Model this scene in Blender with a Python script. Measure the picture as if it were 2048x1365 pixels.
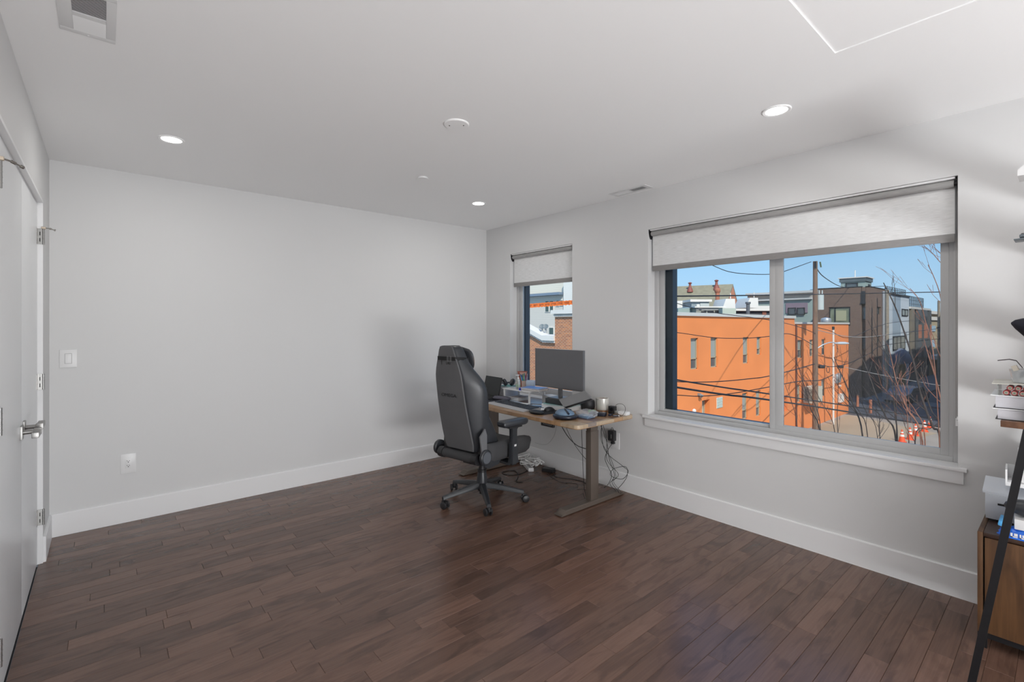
import bpy, bmesh, math, random
from mathutils import Vector, Matrix
random.seed(7)
for o in list(bpy.data.objects): bpy.data.objects.remove(o)
SC = bpy.context.scene
COL = SC.collection
# ---------------------------------------------------------------- camera
F, YAW, HY, CH = 954.666, 0.7067198, 650.558, 1.462547      # focal (px of 2048), heading, horizon row, eye height
W, D, L, H = 3.48834, 4.55828, -0.288, 2.6                   # window wall, back wall, door wall, ceiling
cam = bpy.data.cameras.new('camera'); camo = bpy.data.objects.new('camera', cam); COL.objects.link(camo)
cam.sensor_width = 36; cam.lens = F/2048*36; cam.shift_y = -(682.5-HY)/2048; cam.clip_start = .02; cam.clip_end = 600
camo.location = (0, 0, CH); camo.rotation_euler = (math.pi/2, 0, -YAW)
SC.camera = camo
SC.view_settings.view_transform = 'Standard'; SC.view_settings.look = 'None'
SC.view_settings.gamma = 1; SC.view_settings.use_curve_mapping = False
SC.view_settings.exposure = 0.0
# ---------------------------------------------------------------- sky
wd = bpy.data.worlds.new('sky'); SC.world = wd; wd.use_nodes = True
n = wd.node_tree; n.nodes.clear()
wo = n.nodes.new('ShaderNodeOutputWorld'); bg = n.nodes.new('ShaderNodeBackground')
tc = n.nodes.new('ShaderNodeTexCoord'); sx = n.nodes.new('ShaderNodeSeparateXYZ'); cr = n.nodes.new('ShaderNodeValToRGB')
n.links.new(tc.outputs['Generated'], sx.inputs[0]); n.links.new(sx.outputs['Z'], cr.inputs[0])
n.links.new(cr.outputs[0], bg.inputs[0]); n.links.new(bg.outputs[0], wo.inputs[0])
e = cr.color_ramp.elements
e[0].position = 0.0; e[0].color = (.42, .60, .76, 1)
e[1].position = 1.0; e[1].color = (.13, .27, .62, 1)
x = e.new(.12); x.color = (.31, .53, .77, 1)
x = e.new(.35); x.color = (.22, .41, .70, 1)
bg.inputs[1].default_value = 1.35
# ---------------------------------------------------------------- sun, large soft lights
def lamp(name, typ, loc, energy, **k):
    l = bpy.data.lights.new(name, typ); l.energy = energy
    for a, b in k.items():
        if a not in ('rot', 'parent', 'aim'): setattr(l, a, b)
    o = bpy.data.objects.new(name, l); COL.objects.link(o); o.location = loc
    if 'rot' in k: o.rotation_euler = k['rot']
    if 'aim' in k: o.rotation_euler = Vector(k['aim']).to_track_quat('-Z', 'Y').to_euler()
    return o
lamp('sun', 'SUN', (10, -20, 30), 4.2, angle=math.radians(.6), color=(1, .95, .86), aim=(.50, .56, -.66))
# two added fill lamps behind the camera, lifting the walls and ceiling
lamp('rear_fill', 'AREA', (.75, -3.45, 1.25), 30, shape='RECTANGLE', size=2.0, size_y=2.3, color=(.975, .987, 1), aim=(-.04, 1, .14))
lamp('low_rear_fill', 'AREA', (1.1, -2.8, .22), 150, shape='RECTANGLE', size=2.6, size_y=.7, color=(.975, .987, 1), aim=(-.12, 1, .75))
CEIL_W = 3.6      # watts of one recessed downlight

# ---------------------------------------------------------------- helpers
def ray(px):
    t = (px-1024)/F; s, c = math.sin(YAW), math.cos(YAW)
    return (s+c*t, c-s*t)
def atK(px, py, k):
    r = ray(px); return Vector((k*r[0], k*r[1], CH-(py-HY)/F*k))
def onX(px, py, X): return atK(px, py, X/ray(px)[0])
def onY(px, py, Y): return atK(px, py, Y/ray(px)[1])
def onZ(px, py, Z): return atK(px, py, (CH-Z)*F/(py-HY))
def RZ(a): return Matrix.Rotation(a, 4, 'Z')
def RX(a): return Matrix.Rotation(a, 4, 'X')
def RY(a): return Matrix.Rotation(a, 4, 'Y')
def T(*v): return Matrix.Translation(v if len(v) == 3 else v[0])
MATS = {}
def mat(name, col, rough=.5, metal=0, bump=0, bscale=40, var=0, vscale=6, spec=.5, trans=0, emit=0, coat=0, alpha=1, stretch=(1, 1, 1)):
    if name in MATS: return MATS[name]
    m = bpy.data.materials.new(name); m.use_nodes = True; nt = m.node_tree; b = nt.nodes['Principled BSDF']
    c = tuple(col)+(1,)
    b.inputs['Base Color'].default_value = c; b.inputs['Roughness'].default_value = rough
    b.inputs['Metallic'].default_value = metal; b.inputs['Specular IOR Level'].default_value = spec
    b.inputs['Transmission Weight'].default_value = trans; b.inputs['Coat Weight'].default_value = coat
    b.inputs['Alpha'].default_value = alpha
    if emit:
        b.inputs['Emission Color'].default_value = c; b.inputs['Emission Strength'].default_value = emit
    if bump or var:
        t = nt.nodes.new('ShaderNodeTexCoord'); mp = nt.nodes.new('ShaderNodeMapping'); mp.inputs['Scale'].default_value = stretch
        nt.links.new(t.outputs['Object'], mp.inputs[0])
        if var:
            z = nt.nodes.new('ShaderNodeTexNoise'); z.inputs['Scale'].default_value = vscale; z.inputs['Detail'].default_value = 5
            nt.links.new(mp.outputs[0], z.inputs[0])
            r = nt.nodes.new('ShaderNodeValToRGB'); nt.links.new(z.outputs['Fac'], r.inputs[0])
            r.color_ramp.elements[0].position = .3; r.color_ramp.elements[1].position = .7
            r.color_ramp.elements[0].color = tuple(max(0, v*(1-var)) for v in col)+(1,)
            r.color_ramp.elements[1].color = tuple(min(1, v*(1+var)) for v in col)+(1,)
            nt.links.new(r.outputs[0], b.inputs['Base Color'])
        if bump:
            z = nt.nodes.new('ShaderNodeTexNoise'); z.inputs['Scale'].default_value = bscale; z.inputs['Detail'].default_value = 4
            nt.links.new(mp.outputs[0], z.inputs[0])
            bp = nt.nodes.new('ShaderNodeBump'); bp.inputs['Strength'].default_value = bump; bp.inputs['Distance'].default_value = .01
            nt.links.new(z.outputs['Fac'], bp.inputs['Height']); nt.links.new(bp.outputs[0], b.inputs['Normal'])
    MATS[name] = m
    return m
def srgb(r, g, b):
    return tuple((v/255/12.92 if v/255 <= .04045 else ((v/255+.055)/1.055)**2.4) for v in (r, g, b))

class MB:
    """collects shapes, then links them as one mesh object"""
    def __init__(s, M=None): s.v = []; s.f = []; s.M = M or Matrix()
    def add(s, vs, fs, M=None):
        n = len(s.v); M = s.M @ M if M is not None else s.M
        s.v += [M @ Vector(p) for p in vs]; s.f += [tuple(i+n for i in f) for f in fs]; return s
    def box(s, a, b, M=None, bev=0):
        x0, y0, z0 = (min(a[i], b[i]) for i in range(3)); x1, y1, z1 = (max(a[i], b[i]) for i in range(3))
        if bev:
            bm = bmesh.new(); bmesh.ops.create_cube(bm, size=1)
            bmesh.ops.scale(bm, vec=(x1-x0, y1-y0, z1-z0), verts=bm.verts)
            bmesh.ops.translate(bm, vec=((x0+x1)/2, (y0+y1)/2, (z0+z1)/2), verts=bm.verts)
            bmesh.ops.bevel(bm, geom=bm.edges[:], offset=bev, segments=2, affect='EDGES', profile=.6)
            return s._bm(bm, M)
        vs = [(x0, y0, z0), (x1, y0, z0), (x1, y1, z0), (x0, y1, z0), (x0, y0, z1), (x1, y0, z1), (x1, y1, z1), (x0, y1, z1)]
        return s.add(vs, [(0, 3, 2, 1), (4, 5, 6, 7), (0, 1, 5, 4), (1, 2, 6, 5), (2, 3, 7, 6), (3, 0, 4, 7)], M)
    def _bm(s, bm, M=None):
        bm.verts.ensure_lookup_table(); bm.verts.index_update()
        s.add([v.co[:] for v in bm.verts], [tuple(v.index for v in f.verts) for f in bm.faces], M); bm.free(); return s
    def cyl(s, p0, p1, r0, r1=None, n=16, M=None):
        r1 = r0 if r1 is None else r1; p0, p1 = Vector(p0), Vector(p1); d = (p1-p0)
        q = d.to_track_quat('Z', 'Y').to_matrix()
        vs = []; fs = []
        for p, r in ((p0, r0), (p1, r1)):
            for i in range(n):
                a = 2*math.pi*i/n; vs.append(p+q @ Vector((r*math.cos(a), r*math.sin(a), 0)))
        for i in range(n): j = (i+1) % n; fs.append((i, j, n+j, n+i))
        fs += [tuple(range(n-1, -1, -1)), tuple(range(n, 2*n))]
        return s.add(vs, fs, M)
    def tube(s, pts, r, n=6, M=None, closed=False):
        pts = [Vector(p) for p in pts]; m = len(pts); rs = r if isinstance(r, (list, tuple)) else [r]*m
        vs = []; fs = []; up = None
        for i, p in enumerate(pts):
            a = pts[(i-1) % m] if (closed or i) else p; b = pts[(i+1) % m] if (closed or i < m-1) else p
            t = (b-a).normalized()
            if up is None: up = Vector((0, 0, 1)) if abs(t.z) < .9 else Vector((1, 0, 0))
            u = (up-t*up.dot(t))
            if u.length < 1e-5: u = t.orthogonal()
            u.normalize(); w = t.cross(u); up = u
            for k in range(n):
                a = 2*math.pi*k/n; vs.append(p+(u*math.cos(a)+w*math.sin(a))*rs[i])
        for i in range(m if closed else m-1):
            for k in range(n):
                j = (k+1) % n; q = (i+1) % m; fs.append((i*n+k, i*n+j, q*n+j, q*n+k))
        if not closed: fs += [tuple(range(n-1, -1, -1)), tuple(range((m-1)*n, m*n))]
        return s.add(vs, fs, M)
    def lathe(s, prof, n=24, M=None):
        vs = []; fs = []; m = len(prof)
        for r, z in prof:
            for i in range(n):
                a = 2*math.pi*i/n; vs.append((max(r, 1e-4)*math.cos(a), max(r, 1e-4)*math.sin(a), z))
        for k in range(m-1):
            for i in range(n):
                j = (i+1) % n; fs.append((k*n+i, k*n+j, (k+1)*n+j, (k+1)*n+i))
        fs += [tuple(range(n-1, -1, -1)), tuple(range((m-1)*n, m*n))]
        return s.add(vs, fs, M)
    def loft(s, rings, M=None, caps=True, closed=True):
        vs = []; fs = []; n = len(rings[0])
        for r in rings: vs += list(r)
        for k in range(len(rings)-1):
            for i in range(n if closed else n-1):
                j = (i+1) % n; fs.append((k*n+i, k*n+j, (k+1)*n+j, (k+1)*n+i))
        if caps: fs += [tuple(range(n-1, -1, -1)), tuple(range((len(rings)-1)*n, len(rings)*n))]
        return s.add(vs, fs, M)
    def prism(s, poly, z0, z1, M=None):
        n = len(poly); vs = [(x, y, z0) for x, y in poly]+[(x, y, z1) for x, y in poly]
        fs = [tuple(range(n-1, -1, -1)), tuple(range(n, 2*n))]+[(i, (i+1) % n, n+(i+1) % n, n+i) for i in range(n)]
        return s.add(vs, fs, M)
    def ell(s, c, r, n=16, m=10, M=None):
        vs = []; prof = []
        for i in range(m+1):
            a = math.pi*i/m-math.pi/2; prof.append((math.cos(a), math.sin(a)))
        MM = T(*c) @ Matrix.Diagonal((r[0], r[1], r[2], 1))
        return s.lathe(prof, n, (M @ MM) if M is not None else MM)
    def build(s, name, m, parent=None, world=False, smooth=.6, top=False, kind=None):
        me = bpy.data.meshes.new(name); vs = s.v
        o = bpy.data.objects.new(name, me)
        if parent is not None:
            if world:
                I = pmat(parent).inverted(); vs = [I @ v for v in vs]
            o.parent = parent
        elif not top:
            xs = [v.x for v in vs]; ys = [v.y for v in vs]; zs = [v.z for v in vs]
            c = Vector(((min(xs)+max(xs))/2, (min(ys)+max(ys))/2, min(zs))); vs = [v-c for v in vs]; o.location = c
        me.from_pydata([v[:] for v in vs], [], s.f); me.validate()
        bm = bmesh.new(); bm.from_mesh(me); bmesh.ops.recalc_face_normals(bm, faces=bm.faces); bm.to_mesh(me); bm.free()
        if smooth:
            me.polygons.foreach_set('use_smooth', [True]*len(me.polygons)); me.set_sharp_from_angle(angle=smooth)
        me.materials.append(m); me.update()
        COL.objects.link(o)
        if kind: o['kind'] = kind
        return o
def pmat(o):
    M = Matrix.LocRotScale(o.location, o.rotation_euler, o.scale)
    return pmat(o.parent) @ M if o.parent else M
def tag(o, label, cat, group=None, kind=None):
    o['label'] = label; o['category'] = cat
    if group: o['group'] = group
    if kind: o['kind'] = kind
    return o
def thing(name, label, cat, loc=(0, 0, 0), rz=0, group=None):
    o = bpy.data.objects.new(name, None); o.empty_display_size = .05; COL.objects.link(o)
    o.location = loc; o.rotation_euler = (0, 0, rz); return tag(o, label, cat, group)
def structure(name, loc=(0, 0, 0)):
    o = bpy.data.objects.new(name, None); o.empty_display_size = .05; COL.objects.link(o); o.location = loc; o['kind'] = 'structure'; return o
def dup(root, loc, rz, label=None, group=None, rot=None):
    r = root.copy(); COL.objects.link(r); r.location = loc; r.rotation_euler = rot or (0, 0, rz)
    if label: r['label'] = label
    if group: r['group'] = group
    for ch in list(root.children):
        c = ch.copy(); COL.objects.link(c); c.parent = r
        for g in ch.children:
            d = g.copy(); COL.objects.link(d); d.parent = c
    return r
def text(body, name, m, parent, M, size, extrude=.0004, align='CENTER'):
    cu = bpy.data.curves.new(name, 'FONT'); cu.body = body; cu.size = size; cu.extrude = extrude; cu.align_x = align; cu.align_y = 'CENTER'
    t = bpy.data.objects.new(name, cu); COL.objects.link(t)
    me = bpy.data.meshes.new_from_object(t); bpy.data.objects.remove(t)
    me.transform(M); me.materials.clear(); me.materials.append(m)
    o = bpy.data.objects.new(name, me); COL.objects.link(o); o.parent = parent
    return o
def holed(mb, u0, u1, v0, v1, holes, t, M):
    """slab u (x) by v (z), thickness t along +y, with rectangular holes; M places it"""
    us = sorted({u0, u1, *[h[0] for h in holes], *[h[1] for h in holes]}); vs = sorted({v0, v1, *[h[2] for h in holes], *[h[3] for h in holes]})
    solid = lambda i, j: 0 <= i < len(us)-1 and 0 <= j < len(vs)-1 and not any(h[0]-1e-6 <= us[i] and us[i+1] <= h[1]+1e-6 and h[2]-1e-6 <= vs[j] and vs[j+1] <= h[3]+1e-6 for h in holes)
    for i in range(len(us)-1):
        for j in range(len(vs)-1):
            if not solid(i, j): continue
            a, b, c, d = us[i], us[i+1], vs[j], vs[j+1]
            mb.add([(a, 0, c), (b, 0, c), (b, 0, d), (a, 0, d)], [(0, 1, 2, 3)], M); mb.add([(a, t, c), (b, t, c), (b, t, d), (a, t, d)], [(3, 2, 1, 0)], M)
            if not solid(i-1, j): mb.add([(a, 0, c), (a, t, c), (a, t, d), (a, 0, d)], [(3, 2, 1, 0)], M)
            if not solid(i+1, j): mb.add([(b, 0, c), (b, t, c), (b, t, d), (b, 0, d)], [(0, 1, 2, 3)], M)
            if not solid(i, j-1): mb.add([(a, 0, c), (a, t, c), (b, t, c), (b, 0, c)], [(0, 1, 2, 3)], M)
            if not solid(i, j+1): mb.add([(a, 0, d), (a, t, d), (b, t, d), (b, 0, d)], [(3, 2, 1, 0)], M)
# slabs seen from inside: recalc of normals is skipped for open shells by building them closed; merge doubles in build_wall
def build_wall(mb, name, m, parent=None, kind='structure', world=False):
    o = mb.build(name, m, parent, top=parent is None, smooth=0, world=world)
    bm = bmesh.new(); bm.from_mesh(o.data); bmesh.ops.remove_doubles(bm, verts=bm.verts, dist=1e-5); bmesh.ops.recalc_face_normals(bm, faces=bm.faces); bm.to_mesh(o.data); bm.free()
    if kind and parent is None: o['kind'] = kind
    return o
MY = RZ(math.pi/2)      # maps slab u -> +y, thickness -> -x
def wallX(x, t=1):      # slab in the plane x, u = world y, thickness towards +x (t=1)
    return T(x, 0, 0) @ Matrix(((0, t, 0, 0), (1, 0, 0, 0), (0, 0, 1, 0), (0, 0, 0, 1)))
def wallY(y, t=1):
    return T(0, y, 0) @ Matrix(((1, 0, 0, 0), (0, t, 0, 0), (0, 0, 1, 0), (0, 0, 0, 1)))
# ---------------------------------------------------------------- materials
M_wall = mat('wall_paint', (.70, .70, .70), .6, bump=.015, bscale=120, spec=.3)
M_ceil = mat('ceiling_paint', (.95, .95, .95), .8, bump=.02, bscale=90, spec=.2)
M_trim = mat('trim_paint', (.82, .82, .825), .38, spec=.4)
M_door = mat('door_paint', (.80, .81, .82), .3, spec=.45)
M_steel = mat('brushed_nickel', (.36, .355, .345), .42, 1)
M_bronze = mat('satin_steel', (.42, .40, .37), .4, 1)
M_rubber = mat('cream_rubber', srgb(205, 190, 170), .6)
M_plast_w = mat('white_plastic', (.78, .78, .78), .35)
M_plast_k = mat('black_plastic', (.018, .018, .02), .42)
M_dark = mat('dark_void', (.01, .01, .01), .9)
M_vent = mat('vent_paint', (.74, .74, .74), .4)
M_frame = mat('window_vinyl', (.50, .50, .50), .35)
M_clad = mat('slate_cladding', (.05, .065, .085), .5, bump=.2, bscale=30)
M_conc = mat('ext_wall', (.30, .28, .26), .8)
def glass(name='window_glass'):
    if name in MATS: return MATS[name]
    m = bpy.data.materials.new(name); m.use_nodes = True; nt = m.node_tree; nt.nodes.clear()
    o = nt.nodes.new('ShaderNodeOutputMaterial'); mx = nt.nodes.new('ShaderNodeMixShader'); tr = nt.nodes.new('ShaderNodeBsdfTransparent')
    gl = nt.nodes.new('ShaderNodeBsdfGlossy'); fr = nt.nodes.new('ShaderNodeFresnel'); fr.inputs[0].default_value = 1.18
    gl.inputs['Roughness'].default_value = .02; tr.inputs[0].default_value = (.95, .97, .97, 1)
    nt.links.new(fr.outputs[0], mx.inputs[0]); nt.links.new(tr.outputs[0], mx.inputs[1]); nt.links.new(gl.outputs[0], mx.inputs[2]); nt.links.new(mx.outputs[0], o.inputs[0])
    MATS[name] = m; return m
def sheer(name, col, transp, transl=0, rough=.9):
    """fabric or mesh: part see-through, part translucent, rest diffuse"""
    if name in MATS: return MATS[name]
    m = bpy.data.materials.new(name); m.use_nodes = True; nt = m.node_tree; nt.nodes.clear()
    o = nt.nodes.new('ShaderNodeOutputMaterial'); m1 = nt.nodes.new('ShaderNodeMixShader'); m2 = nt.nodes.new('ShaderNodeMixShader')
    tr = nt.nodes.new('ShaderNodeBsdfTransparent'); df = nt.nodes.new('ShaderNodeBsdfDiffuse'); tl = nt.nodes.new('ShaderNodeBsdfTranslucent')
    tcn = nt.nodes.new('ShaderNodeTexCoord'); mp = nt.nodes.new('ShaderNodeMapping'); mp.inputs['Scale'].default_value = (1, 6, 260)
    nz = nt.nodes.new('ShaderNodeTexNoise'); nz.inputs['Scale'].default_value = 3; rp = nt.nodes.new('ShaderNodeValToRGB')
    nt.links.new(tcn.outputs['Object'], mp.inputs[0]); nt.links.new(mp.outputs[0], nz.inputs[0]); nt.links.new(nz.outputs[0], rp.inputs[0])
    rp.color_ramp.elements[0].color = tuple(c*.86 for c in col)+(1,); rp.color_ramp.elements[1].color = tuple(min(1, c*1.08) for c in col)+(1,)
    rp.color_ramp.elements[0].position = .35; rp.color_ramp.elements[1].position = .65
    nt.links.new(rp.outputs[0], df.inputs[0]); nt.links.new(rp.outputs[0], tl.inputs[0])
    m1.inputs[0].default_value = transl; nt.links.new(df.outputs[0], m1.inputs[1]); nt.links.new(tl.outputs[0], m1.inputs[2])
    m2.inputs[0].default_value = transp; nt.links.new(m1.outputs[0], m2.inputs[1]); nt.links.new(tr.outputs[0], m2.inputs[2])
    nt.links.new(m2.outputs[0], o.inputs[0]); MATS[name] = m; return m
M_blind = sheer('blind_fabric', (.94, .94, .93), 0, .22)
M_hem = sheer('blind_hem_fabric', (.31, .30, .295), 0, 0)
M_rollf = sheer('blind_rolled_fabric', (.38, .375, .37), 0, 0)  # same fabric; the roll's lack of backlight is put into this grey
def wood(name, c0, c1, c2, rough=.35, scl=(1.2, 26, 26), pos=True, bump=.12, blot=2.6, attr=True, coat=0):
    if name in MATS: return MATS[name]
    m = bpy.data.materials.new(name); m.use_nodes = True; nt = m.node_tree; b = nt.nodes['Principled BSDF']; N = nt.nodes.new; K = nt.links.new
    b.inputs['Coat Weight'].default_value = coat; b.inputs['Coat Roughness'].default_value = .15
    if pos: g = N('ShaderNodeNewGeometry'); src = g.outputs['Position']
    else: g = N('ShaderNodeTexCoord'); src = g.outputs['Object']
    at = N('ShaderNodeAttribute'); at.attribute_name = 'tone'
    ml = N('ShaderNodeVectorMath'); ml.operation = 'MULTIPLY_ADD'; ml.inputs[1].default_value = (1, 1, 1)
    sc = N('ShaderNodeMath'); sc.operation = 'MULTIPLY'; sc.inputs[1].default_value = 61.7; K(at.outputs['Fac'], sc.inputs[0])
    K(src, ml.inputs[0]); K(sc.outputs[0], ml.inputs[2])
    mp = N('ShaderNodeMapping'); mp.inputs['Scale'].default_value = scl; K(ml.outputs[0], mp.inputs[0])
    n1 = N('ShaderNodeTexNoise'); n1.inputs['Scale'].default_value = 3; n1.inputs['Detail'].default_value = 7; n1.inputs['Distortion'].default_value = .8; K(mp.outputs[0], n1.inputs[0])
    mp2 = N('ShaderNodeMapping'); mp2.inputs['Scale'].default_value = (1.1, 4, 4) if scl[0] < scl[1] else (4, 4, 1.1); K(ml.outputs[0], mp2.inputs[0])
    n2 = N('ShaderNodeTexNoise'); n2.inputs['Scale'].default_value = blot; n2.inputs['Detail'].default_value = 4; n2.inputs['Distortion'].default_value = 1.4; K(mp2.outputs[0], n2.inputs[0])
    r1 = N('ShaderNodeValToRGB'); K(n1.outputs[0], r1.inputs[0]); r1.color_ramp.elements[0].position = .25; r1.color_ramp.elements[1].position = .75
    r1.color_ramp.elements[0].color = tuple(c1)+(1,); r1.color_ramp.elements[1].color = tuple(c0)+(1,)
    r2 = N('ShaderNodeValToRGB'); K(n2.outputs[0], r2.inputs[0]); r2.color_ramp.elements[0].position = .36; r2.color_ramp.elements[1].position = .50
    r2.color_ramp.elements[0].color = (1, 1, 1, 1); r2.color_ramp.elements[1].color = (0, 0, 0, 1)
    mx = N('ShaderNodeMixRGB'); mx.blend_type = 'MIX'; sf = N('ShaderNodeMath'); sf.operation = 'MULTIPLY'; sf.inputs[1].default_value = .45
    K(r2.outputs[0], sf.inputs[0]); K(sf.outputs[0], mx.inputs[0]); K(r1.outputs[0], mx.inputs[1]); mx.inputs[2].default_value = tuple(c2)+(1,)
    last = mx.outputs[0]
    if attr:
        hv = N('ShaderNodeHueSaturation'); mr = N('ShaderNodeMapRange'); mr.inputs['To Min'].default_value = .74; mr.inputs['To Max'].default_value = 1.2
        fr = N('ShaderNodeMath'); fr.operation = 'FRACT'; m7 = N('ShaderNodeMath'); m7.operation = 'MULTIPLY'; m7.inputs[1].default_value = 7.31
        K(at.outputs['Fac'], m7.inputs[0]); K(m7.outputs[0], fr.inputs[0]); K(fr.outputs[0], mr.inputs[0]); K(mr.outputs[0], hv.inputs['Value']); K(last, hv.inputs['Color']); last = hv.outputs[0]
    K(last, b.inputs['Base Color']); b.inputs['Roughness'].default_value = rough
    bp = N('ShaderNodeBump'); bp.inputs['Strength'].default_value = bump; bp.inputs['Distance'].default_value = .002; K(n1.outputs[0], bp.inputs['Height']); K(bp.outputs[0], b.inputs['Normal'])
    MATS[name] = m; return m
M_floor = wood('maple_floor', (.165, .094, .068), (.122, .067, .048), (.058, .031, .022), rough=.25)
# ---------------------------------------------------------------- room shell
OB = [(.395, 2.318, .70, 2.268), (3.176, 4.118, .70, 2.262)]            # window openings: y0, y1, z0, z1
floor = build_wall(MB().box((L-.2, -3.7, -.12), (W+.2, D+.2, -.016)), 'floor', mat('subfloor', (.03, .02, .015), .8))
mb = MB(); holed(mb, -3.6, D+.15, 0-.1, H+.15, [(a, b, c-.0188, d) for a, b, c, d in OB], .15, wallX(W)); wr = build_wall(mb, 'wall_right', M_wall)
mb = MB(); holed(mb, -3.6, 6.5, -5.4, 3.6, [(.43, 2.178, .745, 2.25), (3.21, 4.03, .745, 2.25)], .07, wallX(W+.152)); build_wall(mb, 'wall_right_outer_leaf', M_clad)
mb = MB().box((L-.15, D, -.1), (W, D+.15, H+.15)); build_wall(mb, 'wall_back', M_wall)
DO = (2.49, 4.10, -.016, 2.215)
mb = MB(); holed(mb, -3.6, D, -.1, H+.15, [(DO[0], DO[1], -.1, DO[3])], .12, wallX(L, -1)); build_wall(mb, 'wall_left', M_wall)
mb = MB().box((L-.15, -3.7, -.1), (W, -3.6, H+.15)); build_wall(mb, 'wall_front', M_wall)
HX, HY2 = 2.325, .641
mb = MB(); holed(mb, L-.12, W, -3.6, D, [(.75, HX, -.7, HY2)], .14, Matrix(((1, 0, 0, 0), (0, 0, 1, 0), (0, 1, 0, H), (0, 0, 0, 1))))
ceil = build_wall(mb, 'ceiling', M_ceil)
MB().box((.74, -.71, H+.005), (HX+.01, HY2+.01, H+.03)).build('access_panel', M_ceil, ceil, smooth=0)
# baseboards: square-edged, thin eased top
def bb(name, a, b, nrm):
    a, b = Vector(a), Vector(b); d = (b-a).normalized(); nn = Vector(nrm); t, h = .014, .158
    prof = [(0, 0), (t, 0), (t, h-.006), (t-.004, h-.001), (0, h)]
    mb = MB(); mb.loft([[p+nn*x+Vector((0, 0, z)) for x, z in prof] for p in (a, b)]); mb.build(name, M_trim, top=True, kind='structure', smooth=0)
bb('baseboard_back', (L, D, 0), (W, D, 0), (0, -1, 0))
bb('baseboard_right', (W, -3.6, 0), (W, D-.014, 0), (-1, 0, 0))
bb('baseboard_left', (L, D-.014, 0), (L, DO[1]+.012, 0), (1, 0, 0))
# ---------------------------------------------------------------- floor planks
PWID = .0895
def plank_mesh(x0, x1, y0, y1, tone, mb=None):
    g = .0003; b = .0013; x0 += g; x1 -= g; y0 += g; y1 -= g
    vs = [(x0, y0, -.016), (x1, y0, -.016), (x1, y1, -.016), (x0, y1, -.016), (x0, y0, -b), (x1, y0, -b), (x1, y1, -b), (x0, y1, -b),
          (x0+b, y0+b, 0), (x1-b, y0+b, 0), (x1-b, y1-b, 0), (x0+b, y1-b, 0)]
    fs = [(8, 9, 10, 11)]
    for i in range(4):
        j = (i+1) % 4; fs += [(i, j, 4+j, 4+i), (4+i, 4+j, 8+j, 8+i)]
    return vs, fs
rng = random.Random(11); planks = []
y = .33-PWID*44
while y < D:
    x = L-.12+rng.uniform(-.5, 0)
    while x < W:
        ln = rng.choice((.28, .36, .45, .55, .65, .8, .95, 1.15))*rng.uniform(.9, 1.1); a, b = max(x, L-.02), min(x+ln, W)
        if b-a > .02: planks.append((a, b, max(y, -3.6), min(y+PWID, D)))
        x += ln
    y += PWID
def seen(p):
    cx, cy = (p[0]+p[1])/2, (p[2]+p[3])/2; k = cx*math.sin(YAW)+cy*math.cos(YAW)
    if k < .8: return 0
    px = 1024+F*(cx*math.cos(YAW)-cy*math.sin(YAW))/k; py = HY+F*CH/k
    if not (-150 < px < 2200 and py < 1480): return 0
    return (p[1]-p[0])/k**3
planks.sort(key=lambda p: -seen(p))
def set_tone(me, vals):
    at = me.attributes.new('tone', 'FLOAT', 'FACE'); at.data.foreach_set('value', vals)
rest = MB(); rt = []
for i, p in enumerate(planks):
    vs, fs = plank_mesh(*p, 0); tone = rng.random()
    if i < 300 and seen(p):
        me = bpy.data.meshes.new('plank'); me.from_pydata(vs, [], fs); me.materials.append(M_floor); set_tone(me, [tone]*len(fs))
        o = bpy.data.objects.new('plank', me); COL.objects.link(o); o.parent = floor
    else:
        rest.add(vs, fs); rt += [tone]*len(fs)
o = rest.build('planks_beyond', M_floor, floor, smooth=0, kind='stuff'); set_tone(o.data, rt)
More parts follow.
